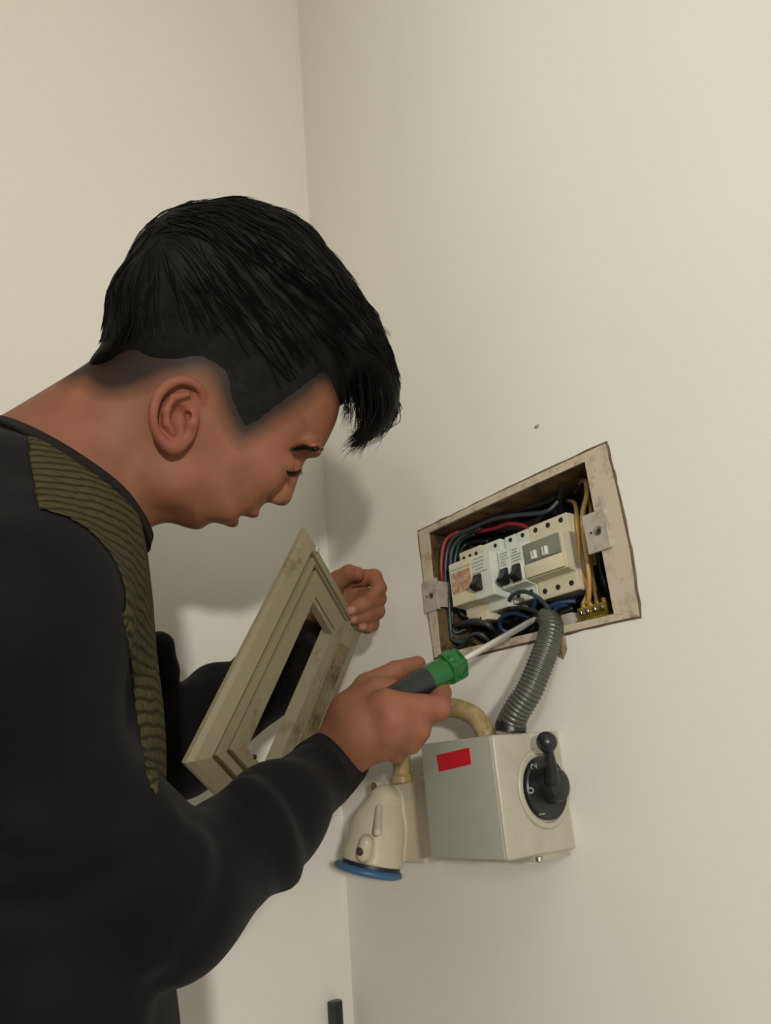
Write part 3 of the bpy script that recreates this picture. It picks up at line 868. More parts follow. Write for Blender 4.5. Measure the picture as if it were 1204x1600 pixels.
def proj(p):
    c = AX @ (p - CAM); return 602 + FPX * c[0] / c[2], 800 - FPX * c[1] / c[2], c[2]


def along(x):                       # distance along the screwdriver whose picture has pixel column x
    lo, hi = 0.0, SL
    for _ in range(50):
        m_ = (lo + hi) / 2
        if proj(SD0 + sw * m_)[0] < x: lo = m_
        else: hi = m_
    return lo


d_g, d_f, d_e = along(666), along(694), along(716)
drv = empty('screwdriver', SD0, 'screwdriver with black and green handle in his right hand', 'screwdriver')
lathe('grip', SD0, sw, [(0, 0.006), (0.004, 0.0105), (0.012, 0.0135), (d_g * 0.5, 0.0138), (d_g * 0.8, 0.0150), (d_g, 0.0150)], M['black'], drv, 24, 50)
lathe('green_collar', SD0 + sw * d_g, sw, [(-0.002, 0.0145), (0.0, 0.0150), ((d_f - d_g) * 0.6, 0.0142), (d_f - d_g - 0.002, 0.0140), (d_f - d_g, 0.0185), (d_e - d_g - 0.004, 0.0190), (d_e - d_g, 0.0168), (d_e - d_g + 0.003, 0.006)], M['green'], drv, 6, 20)
lathe('green_sleeve', SD0 + sw * d_g, sw, [(-0.001, 0.0147), ((d_f - d_g) * 0.5, 0.0149), (d_f - d_g, 0.0147), (d_f - d_g + 0.003, 0.0172), (d_e - d_g - 0.004, 0.0178), (d_e - d_g, 0.0150)], M['green'], drv, 28, 40)
shaft = lathe('shaft', SD0 + sw * d_e, sw, [(-0.004, 0.0036), (SL - d_e - 0.012, 0.0036), (SL - d_e - 0.004, 0.0030), (SL - d_e, 0.0014)], M['chrome'], drv, 20)
# ---------------------------------------------------------------- the man
def near(p, pts, pad):
    """points of p inside the padded box round pts"""
    pts = np.asarray(pts); a = pts.min(0) - pad; b = pts.max(0) + pad
    return np.nonzero(((p > a) & (p < b)).all(1))[0]


def heading(az, el):
    a, e = math.radians(az), math.radians(el)
    return np.array([math.sin(a) * math.cos(e), math.cos(a) * math.cos(e), math.sin(e)])


HP = Plane2D(P(330, 600, 0.70), heading(24, 21))       # sagittal plane of the bowed head
TP = Plane2D(P(200, 1000, 0.63), heading(13, 3))       # sagittal plane of the torso
hp = lambda pts: [HP.px(*p) for p in pts]

head_px = [(503, 701), (514, 682), (526, 652), (531, 610), (525, 558), (505, 500), (470, 446), (420, 402), (360, 377), (300, 378), (250, 402),
           (214, 446), (196, 498), (192, 545), (196, 590), (215, 640), (222, 700), (226, 760), (236, 790), (252, 804), (272, 817), (293, 825), (312, 827), (330, 817),
           (346, 819), (358, 821), (369, 813), (377, 806), (388, 807), (399, 803), (407, 794), (415, 783), (432, 758), (448, 736), (462, 722), (474, 714), (490, 712)]
nose_px = [(476, 712), (473, 728), (466, 746), (459, 768), (454, 781), (447, 789), (437, 790), (424, 786), (414, 782), (412, 770), (424, 748), (444, 728), (462, 714)]
S_head = Poly(hp(head_px), h=0.002, blur=1); S_nose = Poly(hp(nose_px), h=0.0015)


def wfield(u, v):
    """half breadth of the head over its side view"""
    pts = [((330, 480), 0.078), ((430, 500), 0.071), ((480, 620), 0.062), ((250, 520), 0.072), ((300, 640), 0.070), ((420, 690), 0.060), ((300, 760), 0.061), ((330, 800), 0.054), ((390, 770), 0.051), ((240, 700), 0.060)]
    num = 0; den = 0
    for p, w_ in pts:
        a = HP.px(*p); g = 1.0 / ((u - a[0]) ** 2 + (v - a[1]) ** 2 + 0.0006) ** 1.5
        num = num + g * w_; den = den + g
    return num / den


def hq(x, y, n):                     # point of the head frame: seen at pixel x, y on a plane n in front (-) of the sagittal plane
    o2 = HP.o + HP.n * n; r = ray(x, y); t = ((o2 - CAM) @ HP.n) / (r @ HP.n); return CAM + t * r


HA = np.array([HP.u, HP.v, HP.n])
rot = lambda deg: np.array([math.cos(math.radians(deg)) * HP.u + math.sin(math.radians(deg)) * HP.v, -math.sin(math.radians(deg)) * HP.u + math.cos(math.radians(deg)) * HP.v, HP.n])
FA = rot(-33)                        # face axes: forward, up, across


def skull(p):
    u, v, w = HP.uv(p)
    h_ = u * (FA[1] @ HP.u) + v * (FA[1] @ HP.v)
    low = np.clip((0.0 - h_) / 0.05, 0, 1)
    return inflate(S_head(u, v), w, 0.066 - 0.016 * low, wfield(u, v))


def ear_sdf(p):
    q = lambda x, y, n: hq(x, y, n)
    rim = [(316, 626, -.0690), (314, 610, -.0735), (300, 598, -.0790), (281, 594, -.0840), (263, 601, -.0880), (248, 615, -.0910), (240, 636, -.0920), (239, 658, -.0910), (244, 676, -.0880), (254, 690, -.0840), (265, 699, -.0790), (275, 697, -.0740), (281, 686, -.0690)]
    pts = [q(*r) for r in rim]; rs_ = ([.0030, .0034, .0036, .0038, .0040, .0040, .0038, .0036, .0036, .0042, .0055, .0058, .0050]); pts = list(smooth_path(pts, 2)); d = chain(p, pts, np.interp(np.linspace(0, 12, len(pts)), np.arange(13), rs_), 0.002)
    bowl = ell(p, q(272, 650, -.0760), (0.0215, 0.031, 0.0050), np.array([unit(HP.u * 0.97 + HP.n * 0.30), HP.v, unit(HP.n * 0.97 - HP.u * 0.30)]))
    d = smin(d, bowl, 0.004)
    anti = [q(292, 616, -.0815), (q(270, 622, -.0850)), q(259, 642, -.0865), q(260, 662, -.0850), q(270, 676, -.0815)]
    d = smin(d, chain(p, anti, [.0030, .0034, .0036, .0034, .0030], 0.002), 0.003)
    d = smax(d, -ell(p, q(280, 648, -.0810), (0.0085, 0.0100, 0.0085), HA), 0.003)
    d = smax(d, -ell(p, q(283, 668, -.0800), (0.0050, 0.0085, 0.0070), HA), 0.003)
    d = smin(d, ell(p, q(300, 658, -.0735), (0.0050, 0.0070, 0.0050), HA), 0.004)
    d = smax(d, -ell(p, q(293, 650, -.0740), (0.0035, 0.0040, 0.0120), HA), 0.002)
    return d


FACE_BOX = [hq(x, y, n) for x, y in ((520, 690), (300, 830), (250, 740), (400, 700)) for n in (-0.05, 0.05)]
EAR_BOX = [hq(x, y, n) for x, y in ((236, 594), (318, 704)) for n in (-0.094, -0.062)]


def head_sdf(p):
    d = skull(p); u, v, w = HP.uv(p)
    # neck and throat
    d = smin(d, cone(p, hq(262, 650, 0), P(75, 778, 0.66), 0.056, 0.064), 0.030)
    d = smin(d, cone(p, hq(250, 735, 0), P(160, 800, 0.655), 0.034, 0.036), 0.020)
    d = smin(d, cone(p, hq(222, 612, 0.0), P(20, 762, 0.665), 0.046, 0.057), 0.030)
    d = smin(d, cone(p, P(60, 790, 0.63), P(40, 900, 0.50), 0.050, 0.050), 0.05)
    i = near(p, FACE_BOX, 0.045)
    if len(i):
        q = p[i]; f = d[i]
        for sg in (-1, 1):
            f = smin(f, ell(q, hq(400, 728, 0.036 * sg), (0.026, 0.024, 0.018), FA), 0.022)            # cheeks
            f = smin(f, ell(q, hq(484, 700, 0.026 * sg), (0.012, 0.0070, 0.024), FA), 0.010)           # brow ridge
            f = smax(f, -ell(q, hq(470, 722, 0.033 * sg), (0.0110, 0.0070, 0.015), FA), 0.012)         # socket
            f = smin(f, ell(q, hq(444, 722, 0.030 * sg), (0.0110, 0.0100, 0.0130), FA), 0.007)         # closed lid
            f = smin(f, ell(q, hq(342, 774, 0.032 * sg), (0.022, 0.018, 0.012), FA), 0.020)            # cheek towards the mouth
            f = smin(f, ell(q, hq(258, 745, 0.045 * sg), (0.022, 0.020, 0.016), FA), 0.020)            # jaw angle
        f = smin(f, inflate(S_nose(u[i], v[i]), w[i], 0.013, 0.0150), 0.006)                           # nose
        for sg in (-1, 1):
            f = smin(f, ell(q, hq(430, 776, 0.0125 * sg), (0.0080, 0.0072, 0.0060), FA), 0.004)        # wings
            f = smax(f, -ell(q, hq(424, 790, 0.0065 * sg), (0.0032, 0.0045, 0.0028), FA), 0.002)       # nostrils
        f = smin(f, ell(q, hq(394, 801, 0), (0.0064, 0.0046, 0.0190), FA), 0.004)                      # lips
        f = smin(f, ell(q, hq(363, 815, 0), (0.0060, 0.0054, 0.0180), FA), 0.004)
        f = smax(f, -ell(q, hq(377, 808, 0), (0.0080, 0.0010, 0.0210), FA), 0.0015)
        d[i] = f
    i = near(p, EAR_BOX, 0.012)
    if len(i): d[i] = smin(d[i], ear_sdf(p[i]), 0.004)
    return d


# hands
H_R = dict(
    palm=[([P(512, 1185, .742), P(560, 1128, .722), P(603, 1104, .708)], [.0255, .021, .0155]),
          ([P(515, 1185, .742), P(565, 1140, .715), P(612, 1122, .702)], [.026, .021, .0152]),
          ([P(518, 1190, .742), P(567, 1152, .716), P(606, 1144, .704)], [.025, .020, .0148]),
          ([P(520, 1192, .745), P(566, 1164, .722), P(594, 1163, .712)], [.024, .019, .0140]),
          ([P(500, 1200, .735), P(420, 1290, .66)], [.027, .034]),
          ([P(548, 1112, .738), P(592, 1086, .738), P(612, 1078, .744)], [.022, .0165, .0110])],
    fingers=[([P(603, 1104, .708), P(684, 1106, .724), P(688, 1083, .752), P(668, 1066, .772)], [.0150, .0128, .0112, .0090]),
             ([P(612, 1122, .702), P(652, 1140, .716), P(664, 1112, .750), P(640, 1098, .764)], [.0150, .0130, .0110, .0090]),
             ([P(606, 1144, .704), P(640, 1158, .722), P(650, 1132, .750), P(620, 1116, .764)], [.0145, .0126, .0108, .0088]),
             ([P(594, 1163, .712), P(618, 1173, .732), P(628, 1150, .752), P(604, 1134, .764)], [.0135, .0116, .0098, .0082]),
             ([P(535, 1128, .745), P(574, 1074, .757), P(618, 1050, .774), P(652, 1038, .792)], [.0190, .0150, .0118, .0092])])
H_L = dict(
    palm=[([P(455, 1035, .985), P(490, 985, 1.000), P(545, 920, .990)], [.024, .024, .015]),
          ([P(458, 1040, .985), P(500, 985, 1.002), P(562, 935, .992)], [.024, .023, .015]),
          ([P(460, 1044, .985), P(505, 995, 1.002), P(562, 955, .992)], [.024, .021, .0145])],
    fingers=[([P(530, 905, .985), P(584, 902, .972), P(592, 919, .957), P(580, 932, .948)], [.0135, .0112, .0100, .0084]),
             ([P(556, 930, .992), P(590, 935, .965), P(566, 945, .932), P(549, 953, .924)], [.0140, .0116, .0104, .0086]),
             ([P(560, 948, .992), P(588, 955, .965), P(570, 962, .936), P(552, 967, .930)], [.0135, .0112, .0098, .0082]),
             ([P(560, 965, .992), P(580, 975, .966), P(574, 979, .948), P(564, 978, .938)], [.0125, .0104, .0094, .0080]),
             ([P(500, 965, .985), P(526, 908, .968), P(545, 896, .962), P(558, 897, .955)], [.0160, .0130, .0118, .0098])])


def hand_sdf(H, kf):
    def f(p):
        d = None
        for pts, rs in H['palm']:
            c = chain(p, pts, rs, 0.010); d = c if d is None else smin(d, c, 0.011)
        for pts, rs in H['fingers']:
            d = smin(d, chain(p, pts, rs, 0.0025), kf)
        return d
    return f


hand_r, hand_l = hand_sdf(H_R, 0.0085), hand_sdf(H_L, 0.0042)

# torso, sleeves
SH_N, EL_N, WR_N = P(12, 968, .44), P(268, 1405, .505), P(517, 1195, .728)
SH_F, EL_F, WR_F = P(-30, 960, .80), P(278, 1172, .80), P(484, 1008, .985)
UA_N = P(58, 1225, .455)
FA_N = EL_N * .45 + WR_N * .55 - AX[1] * 0.004
front_px = [(120, 770), (188, 806), (218, 858), (231, 930), (238, 1000), (244, 1060), (250, 1130), (251, 1210), (246, 1280), (246, 1400), (266, 1510), (275, 1600), (282, 1700), (284, 1800)]
fr = [TP.px(*p) for p in front_px]
bk = [TP.px(*p) + np.array([-w_, 0]) for p, w_ in zip(front_px[2:], (.250, .262, .262, .255, .245, .232, .222, .208, .205, .212, .225, .235))]
S_tor = Poly(fr + bk[::-1] + [TP.px(-110, 760), TP.px(-20, 700)], blur=4)
LATV = TP.n
HIPZ = 0.93


def torso(p):
    u, v, w = TP.uv(p)
    return inflate(S_tor(u, v), w, 0.085, 0.148)


def sweater_core(p):
    d = torso(p)
    d = smin(d, cone(p, P(30, 800, .60), SH_N, 0.060, 0.070), 0.05)
    d = smin(d, cone(p, P(0, 800, .68), SH_F, 0.060, 0.068), 0.05)
    a = chain(p, [SH_N, UA_N, EL_N], [.065, .053, .0495], 0.02)
    a = smin(a, chain(p, [EL_N, FA_N, WR_N], [.0485, .0415, .0315], 0.02), 0.018)
    d = smin(d, a, 0.009)
    b = chain(p, [SH_F, EL_F, EL_F * .4 + WR_F * .6, WR_F], [.064, .050, .044, .0330], 0.02)
    return smin(d, b, 0.020)


# folds: ridges laid on the cloth along lines seen in the photograph
fold_lines = [
    ([(258, 1302), (244, 1350), (205, 1400), (150, 1440)], .0065), ([(300, 1330), (296, 1380), (270, 1430), (230, 1465)], .0050),
    ([(380, 1232), (420, 1275), (440, 1320), (448, 1365)], .0055), ([(100, 1480), (190, 1455), (250, 1410), (280, 1350)], .0075),
    ([(0, 1440), (90, 1430), (170, 1400), (225, 1350)], .0065), ([(60, 1540), (160, 1520), (240, 1480)], .0065),
    ([(20, 1290), (120, 1300), (200, 1310)], .0050), ([(60, 1590), (120, 1560), (200, 1570)], .0060)]
FOLDS = []
for pts, r in fold_lines:
    h_ = [hit(sweater_core, *p) for p in pts]
    h_ = [x for x in h_ if x is not None]
    h_ = [x + unit(x - CAM) * 0.0078 for x in h_]
    if len(h_) > 1: FOLDS.append((list(smooth_path(h_, 3)), r + 0.0028))
for (x, y, z, r) in ((246, 1012, .79, .018), (258, 1052, .79, .015), (335, 1082, .86, .034), (305, 1110, .83, .032)):
    FOLDS.append(([P(x, y, z), P(x - 12, y + 60, z + .01)], r))


def sweater(p):
    d = sweater_core(p)
    for pts, r in FOLDS:
        i = near(p, pts, r + 0.022)
        if len(i): d[i] = smin(d[i], chain(p[i], pts, [r] * len(pts), 0.004), 0.018)
    u, v, w = TP.uv(p)
    d = d + 0.0016 * np.sin(38 * u + 25 * v + 2.5 * np.sin(30 * w)) * np.sin(31 * w + 14 * v)
    return d


def body_under(p):                    # the body hidden by the clothes
    return sweater_core(p) + 0.012


person = empty('person', (-0.60, 0.62, 0.0), 'man in black sweater bending over the open breaker board', 'person')

# ---- skin
t = NT('skin')
at = t.add('ShaderNodeVertexColor'); at.layer_name = 'tint'
sep = t.add('ShaderNodeSeparateColor'); t.link(at.outputs[0], sep.inputs[0])
n1 = t.noise(45, 4); n2 = t.noise(700, 2)
base = t.ramp(n1.outputs[0], [(0.3, (0.230, 0.090, 0.050, 1)), (0.7, (0.275, 0.112, 0.064, 1))]).outputs[0]
c1 = t.mix(sep.outputs[1], base, (0.26, 0.078, 0.056, 1))          # lips, ears, fingertips
c2 = t.mix(sep.outputs[0], c1, (0.020, 0.013, 0.010, 1))            # stubble of the faded sides
c3 = t.mix(sep.outputs[2], c2, (0.50, 0.29, 0.22, 1))               # nails
t.link(c3, t.b.inputs['Base Color']); t.b.inputs['Roughness'].default_value = 0.58; t.b.inputs['Specular IOR Level'].default_value = 0.28
t.b.inputs['Subsurface Weight'].default_value = 0.10; t.b.inputs['Subsurface Radius'].default_value = (0.008, 0.003, 0.0015)
t.b.inputs['Subsurface Scale'].default_value = 0.5
t.bump(n2.outputs[0], 0.05, 0.0005)
M['skin'] = t.m

hl_px = [(146, 590), (176, 616), (206, 614), (240, 602), (262, 594), (298, 592), (318, 606), (330, 636), (344, 672), (368, 708), (398, 696), (424, 676), (452, 658), (474, 644), (498, 622), (528, 640), (640, 640), (640, 250), (100, 250), (100, 560)]
S_hl = Poly(hp(hl_px), blur=6)
hair_edge = lambda u: 0.004 + 0.013 * np.clip((u - HP.px(285, 600)[0]) / 0.03, 0, 1)

clip = lambda p: (p - P(20, 905, .60)) @ unit(AX[0] * 0.55 + AX[1] * 0.85)
hd = lambda p: smax(head_sdf(p), -clip(p), 0.01)
lo = np.min([HP.o - 0.24, P(-60, 900, .5), P(20, 950, .7)], 0); hi = HP.o + 0.24
Vh, Qh = sdf_mesh(hd, lo, hi, 0.0021); Vh = relax(hd, Vh, 1)


def stub(p):
    u, v, w = HP.uv(p); s = S_hl(u, v)
    return np.clip((s - hair_edge(u) + 0.022) / 0.018, 0, 1)


Tn = np.zeros((len(Vh), 3)); Tn[:, 0] = stub(Vh) * 0.98
lipd = np.minimum(ell(Vh, hq(392, 802, 0), (0.0075, 0.0060, 0.021), FA), ell(Vh, hq(364, 815, 0), (0.0070, 0.0066, 0.020), FA))
Tn[:, 1] = np.clip(0.6 - lipd / 0.003, 0, 0.8)
Tn[:, 1] = np.maximum(Tn[:, 1], 0.55 * np.clip(1.0 - ear_sdf(Vh) / 0.003, 0, 1))
Tn[:, 0] *= 1 - np.clip(1.2 - ear_sdf(Vh) / 0.003, 0, 1)

parts = [(Vh, Qh, Tn)]
for H, f_, lo_, hi_ in ((H_R, hand_r, P(430, 1300, .60), None), (H_L, hand_l, None, None)):
    allp = np.array([q for g in ('palm', 'fingers') for pts, _ in H[g] for q in pts])
    V_, Q_ = sdf_mesh(f_, allp.min(0) - 0.04, allp.max(0) + 0.04, 0.0018); V_ = relax(f_, V_, 1)
    T2 = np.zeros((len(V_), 3))
    for pts, rs in H['fingers']:
        T2[:, 1] = np.maximum(T2[:, 1], 0.45 * np.clip(1.6 - np.linalg.norm(V_ - pts[-1], axis=1) / 0.012, 0, 1))
        ax = unit(pts[-1] - pts[-2]); up = unit(pts[-2] - pts[0]); up = unit(np.cross(np.cross(ax, up), ax))
        side = np.cross(ax, unit((CAM - pts[-1]) - ax * ((CAM - pts[-1]) @ ax)))
        nd = unit((CAM - pts[-1]) - ax * ((CAM - pts[-1]) @ ax))
        q = V_ - (pts[-1] + ax * rs[-1] * 0.45)
        a_, s2, n_ = q @ ax, q @ side, q @ nd
        if H is H_L and pts is not H['fingers'][0][0] and pts is not H['fingers'][4][0]:
            T2[:, 2] = np.maximum(T2[:, 2], 0.55 * (((a_ / 0.0056) ** 2 + (s2 / 0.0046) ** 2 < 1) & (n_ > rs[-1] * 0.45)))
    parts.append((V_, Q_, T2))
lo_b = np.min([SH_N, SH_F, EL_N, WR_N, EL_F, P(-250, 1800, .55)], 0) - 0.12; hi_b = np.max([SH_N, SH_F, EL_N, WR_N, EL_F, WR_F], 0) + 0.1
lo_b[2] = HIPZ - 0.05


def body_all(p):
    d = smax(body_under(p), HIPZ - 0.03 - p[:, 2], 0.02)
    return d


V_, Q_ = sdf_mesh(body_all, lo_b, hi_b, 0.008, 10)
parts.append((V_, Q_, np.zeros((len(V_), 3))))
off = 0; VV = []; QQ = []; TT = []
for V_, Q_, T_ in parts:
    VV.append(V_); QQ.append(Q_ + off); TT.append(T_); off += len(V_)
body = mesh_np('body', np.concatenate(VV), np.concatenate(QQ), M['skin'], person)
ca = body.data.color_attributes.new('tint', 'FLOAT_COLOR', 'POINT')
buf = np.ones((off, 4), np.float32); buf[:, :3] = np.concatenate(TT); ca.data.foreach_set('color', buf.ravel())

# ---- brow, lashes
M['hair'] = mat('black_hair', (0.0070, 0.0075, 0.0070, 1), 0.62, var=0.3, scale=120, spec=0.12)
browp = []
for a in np.linspace(0, 1, 26):
    x = 504 - 50 * a; y = 702 + 3 * a - 4 * math.sin(a * 2.4)
    b0 = hit(hd, x, y, 0.5, 0.85)
    if b0 is None: continue
    browp.append(b0)
bw = empty_parent = None
Vb = []; Fb = []
for i, b0 in enumerate(browp):
    for k in range(7):
        st_ = b0 + HP.n * 0.0004 + (RNG.normal(size=3) * 0.0014); d_ = -HP.u * 0.9 + HP.v * 0.10 + HP.n * 0.25
        d_ = unit(d_ + RNG.normal(size=3) * 0.12) * 0.0055
        V_, F_ = tube_data([st_ - HP.n * 0.0006, st_ + d_ * .5 - HP.n * 0.0010, st_ + d_ - HP.n * 0.0004], [0.00035, 0.0003, 0.0001], 3)
        Fb += [tuple(np.array(f) + len(Vb)) for f in F_]; Vb += V_
if Vb: tag(new_obj('eyebrow', Vb, Fb, M['hair'], person), kind='stuff')
Vb = []; Fb = []
for a in np.linspace(0, 1, 16):
    x = 470 - 22 * a; y = 733 + 3.0 * math.sin(a * 3.0) + 2 * a
    b0 = hit(hd, x, y, 0.5, 0.85)
    if b0 is None: continue
    d_ = unit(FA[0] * 0.8 - FA[1] * 0.6 - HP.n * 0.3) * 0.006
    V_, F_ = tube_data([b0, b0 + d_ * .5 - FA[1] * .0006, b0 + d_], [0.0005, 0.0004, 0.0001], 3)
    Fb += [tuple(np.array(f) + len(Vb)) for f in F_]; Vb += V_
if Vb: tag(new_obj('eyelashes', Vb, Fb, M['hair'], person), kind='stuff')

# ---- hair
hair_px = [(140, 578), (162, 540), (167, 507), (168, 481), (176, 455), (195, 421), (216, 386), (250, 353), (289, 336), (327, 330), (362, 327), (396, 332), (431, 343), (465, 358), (489, 380), (511, 407),
           (536, 437), (555, 468), (583, 509), (600, 551), (616, 598), (618, 628), (611, 656), (590, 678), (565, 690), (546, 702), (568, 672), (572, 652), (563, 628), (548, 612), (528, 632), (500, 600), (470, 560), (400, 540), (300, 540), (220, 570), (180, 592)]
S_hair = Poly(hp(hair_px), h=0.002)


def hair_sdf(p):
    u, v, w = HP.uv(p)
    a = inflate(S_hair(u, v), w, 0.060, 0.086)
    s = S_hl(u, v)
    s0 = hair_edge(u) + 0.0009 * np.sin(410 * u + 300 * v) * np.sin(370 * v - 250 * u + 90 * w)
    th = np.clip((s - s0) / 0.040, -0.35, 1) * 0.0085
    b = skull(p) - th
    back = np.clip((-u - 0.02) / 0.05, 0, 1)
    d = smin(a, b, 0.012)
    lock = np.sin(190 * (v * 0.8 - u * 0.35) + 45 * w) * np.sin(120 * w + 60 * u)
    d = d - 0.0009 * lock * np.clip(s / 0.03, 0, 1)
    return smax(d, -(skull(p) + 0.010), 0.004)


lo = HP.o - 0.26; hi = HP.o + 0.26
Vr, Qr = sdf_mesh(hair_sdf, lo, hi, 0.0026)
hair = mesh_np('hair', Vr, Qr, M['hair'], person)

# strands combed from the crown forward over the cap
CR = HP.px(250, 430)
gr = lambda p: np.stack([(hair_sdf(p + 0.001 * d) - hair_sdf(p - 0.001 * d)) / 0.002 for d in np.eye(3)], 1)
u, v, w = HP.uv(Vr); s_in = S_hl(u, v)
cand = Vr[(s_in > 0.050)]
NS = 2600
roots = cand[RNG.integers(0, len(cand), NS)]
p_ = roots.copy(); trail = [p_.copy()]
lift = RNG.uniform(0.0002, 0.0016, NS)
jit = RNG.normal(size=(NS, 3)) * 0.15
for k in range(6):
    u, v, w = HP.uv(p_); du = u - CR[0]; dv = v - CR[1]; L = np.sqrt(du ** 2 + dv ** 2) + 1e-6
    fwd = np.clip(du / 0.10, -0.3, 1)
    dirp = (0.55 * du / L + 0.55 * np.clip(fwd, 0, 1) - 0.05)[:, None] * HP.u + (0.55 * dv / L - 0.55 - 0.25 * np.clip(fwd, 0, 1))[:, None] * HP.v + (0.5 * w / 0.08)[:, None] * HP.n * 0.4
    dirp = dirp + jit
    g = gr(p_); g /= np.linalg.norm(g, axis=1)[:, None] + 1e-9
    dirp = dirp - g * np.sum(dirp * g, 1)[:, None]; dirp /= np.linalg.norm(dirp, axis=1)[:, None] + 1e-9
    su = S_hl(u, v); p_ = p_ + dirp * (0.0075 * np.where(u > HP.px(520, 600)[0], 1, np.clip((su - 0.022) / 0.02, 0.02, 1)))[:, None]
    p_ = p_ - g * (hair_sdf(p_) - lift * (k + 1) / 3)[:, None] * 0.9
    trail.append(p_.copy())
trail = np.stack(trail, 1)
Vb = []; Fb = []
for i in range(NS):
    V_, F_ = tube_data(trail[i], np.array([.0004, .0007, .0008, .0008, .0007, .0005, .0001]) * RNG.uniform(0.6, 1.2), 3)
    o_ = len(Vb); Fb += [tuple(x + o_ for x in f) for f in F_]; Vb += V_
# loose tips of the fringe and flyaways on the crown
def loose(path, r):
    V_, F_ = tube_data(path, np.linspace(r, r * 0.15, len(path)), 3)
    o_ = len(Vb); Fb.extend(tuple(x + o_ for x in f) for f in F_); Vb.extend(V_)
for i in range(420):
    a = RNG.random(); n_ = RNG.normal() * 0.026
    x0 = 560 + 55 * a + RNG.normal() * 5; y0 = 560 + 70 * a
    x1 = x0 + 6 - 4 * a; y1 = 640 + RNG.normal() * 8
    x2 = 548 + 45 * a * RNG.random() + RNG.normal() * 8; y2 = 700 - 25 * a + RNG.normal() * 9
    loose(smooth_path([hq(x0, y0, n_), hq(x1, y1, n_), hq((x1 + x2) / 2 + 6, (y1 + y2) / 2 + 8, n_), hq(x2, y2, n_)], 3), 0.0007)
for i in range(150):
    x0 = 530 + RNG.random() * 35; n_ = RNG.normal() * 0.03; l_ = RNG.uniform(30, 75)
    loose(smooth_path([hq(x0, 600, n_), hq(x0 + 6, 600 + l_ * .5, n_), hq(x0 + 4 + RNG.normal() * 4, 600 + l_, n_)], 3), 0.0005)
for i in range(60):
    k = RNG.integers(9, 19); x0, y0 = hair_px[k]; n_ = RNG.normal() * 0.02
    loose(smooth_path([hq(x0 - 30, y0 + 6, n_), hq(x0, y0 - 2 - 5 * RNG.random(), n_), hq(x0 + 28, y0 + 8 + 12 * RNG.random(), n_)], 3), 0.0004)
tag(new_obj('hair_strands', Vb, Fb, M['hair'], hair), kind='stuff')

# ---- sweater
t = NT('navy_knit')
tc = t.add('ShaderNodeTexCoord'); n1 = t.noise(900, 2); n2 = t.noise(18, 3)
t.link(t.ramp(n2.outputs[0], [(0.3, (0.0024, 0.0025, 0.0038, 1)), (0.7, (0.0036, 0.0037, 0.0054, 1))]).outputs[0], t.b.inputs['Base Color'])
t.b.inputs['Roughness'].default_value = 0.75; t.b.inputs['Specular IOR Level'].default_value = 0.14
t.b.inputs['Sheen Weight'].default_value = 0.03; t.b.inputs['Sheen Roughness'].default_value = 0.5
t.bump(n1.outputs[0], 0.25, 0.0008); M['knit'] = t.m
M['rib'] = mat('rib_knit', (0.0095, 0.0072, 0.0078, 1), 0.85, var=0.15, scale=300, bump=0.3, bscale=900, spec=0.2)
t = NT('olive_quilt')
tc = t.add('ShaderNodeTexCoord'); mp = t.add('ShaderNodeMapping'); t.link(tc.outputs['Object'], mp.inputs[0]); mp.inputs['Rotation'].default_value = (0.2, 0.3, 0)
wv = t.add('ShaderNodeTexWave', bands_direction='Z'); wv.inputs['Scale'].default_value = 38; wv.inputs['Distortion'].default_value = 3.0; wv.inputs['Detail'].default_value = 2; wv.inputs['Detail Scale'].default_value = 1.2
w2 = t.add('ShaderNodeTexWave', bands_direction='DIAGONAL'); w2.inputs['Scale'].default_value = 30; w2.inputs['Distortion'].default_value = 4
t.link(mp.outputs[0], wv.inputs[0]); t.link(mp.outputs[0], w2.inputs[0])
mm = t.add('ShaderNodeMath', operation='MINIMUM'); t.link(wv.outputs[1], mm.inputs[0])
sq = t.add('ShaderNodeMath', operation='MULTIPLY_ADD'); t.link(w2.outputs[1], sq.inputs[0]); sq.inputs[1].default_value = 0.8; sq.inputs[2].default_value = 0.25; t.link(sq.outputs[0], mm.inputs[1])
t.link(t.ramp(mm.outputs[0], [(0.08, (0.020, 0.018, 0.0075, 1)), (0.40, (0.062, 0.056, 0.024, 1))]).outputs[0], t.b.inputs['Base Color'])
t.b.inputs['Roughness'].default_value = 0.9; t.b.inputs['Specular IOR Level'].default_value = 0.2
t.bump(mm.outputs[0], 0.5, 0.0015); M['olive'] = t.m

ca_, cb_ = P(0, 657, .60), P(197, 803, .645)          # neckline plane, seen almost edge on
cdir = unit(cb_ - ca_); cc = P(110, 738, .66)
cN = np.cross(cdir, unit(TP.n + 0.10 * AX[1])); cN = unit(cN)
if cN @ (HP.o - cc) < 0: cN = -cN
cc = cc + cN * ((ca_ + cb_) / 2 - cc) @ cN


def sw_f(p):
    d = sweater(p)
    d = smax(d, np.minimum((p - cc) @ cN, 0.17 - np.linalg.norm(p - cc, axis=1)), 0.003)      # neckline
    d = smax(d, HIPZ - p[:, 2], 0.004)
    return d


panel_px = [(42, 688), (52, 760), (74, 853), (110, 857), (148, 872), (182, 930), (200, 1010), (212, 1120), (232, 1230), (258, 1262), (274, 1262), (290, 1180), (420, 1080), (420, 700), (180, 600), (60, 600)]


S_pan = Poly([(x / 2000.0, -y / 2000.0) for x, y in panel_px], blur=1, spline=False)


def panel_f(p):
    u, v, w = TP.uv(p)
    c = (p - CAM) @ AX.T; x = 602 + FPX * c[:, 0] / c[:, 2]; y = 800 - FPX * c[:, 1] / c[:, 2]   # seam line traced on the cloth
    return smax(smax(sw_f(p) - 0.0014, -S_pan(x / 2000, -y / 2000), 0.0012), w - 0.10, 0.003)


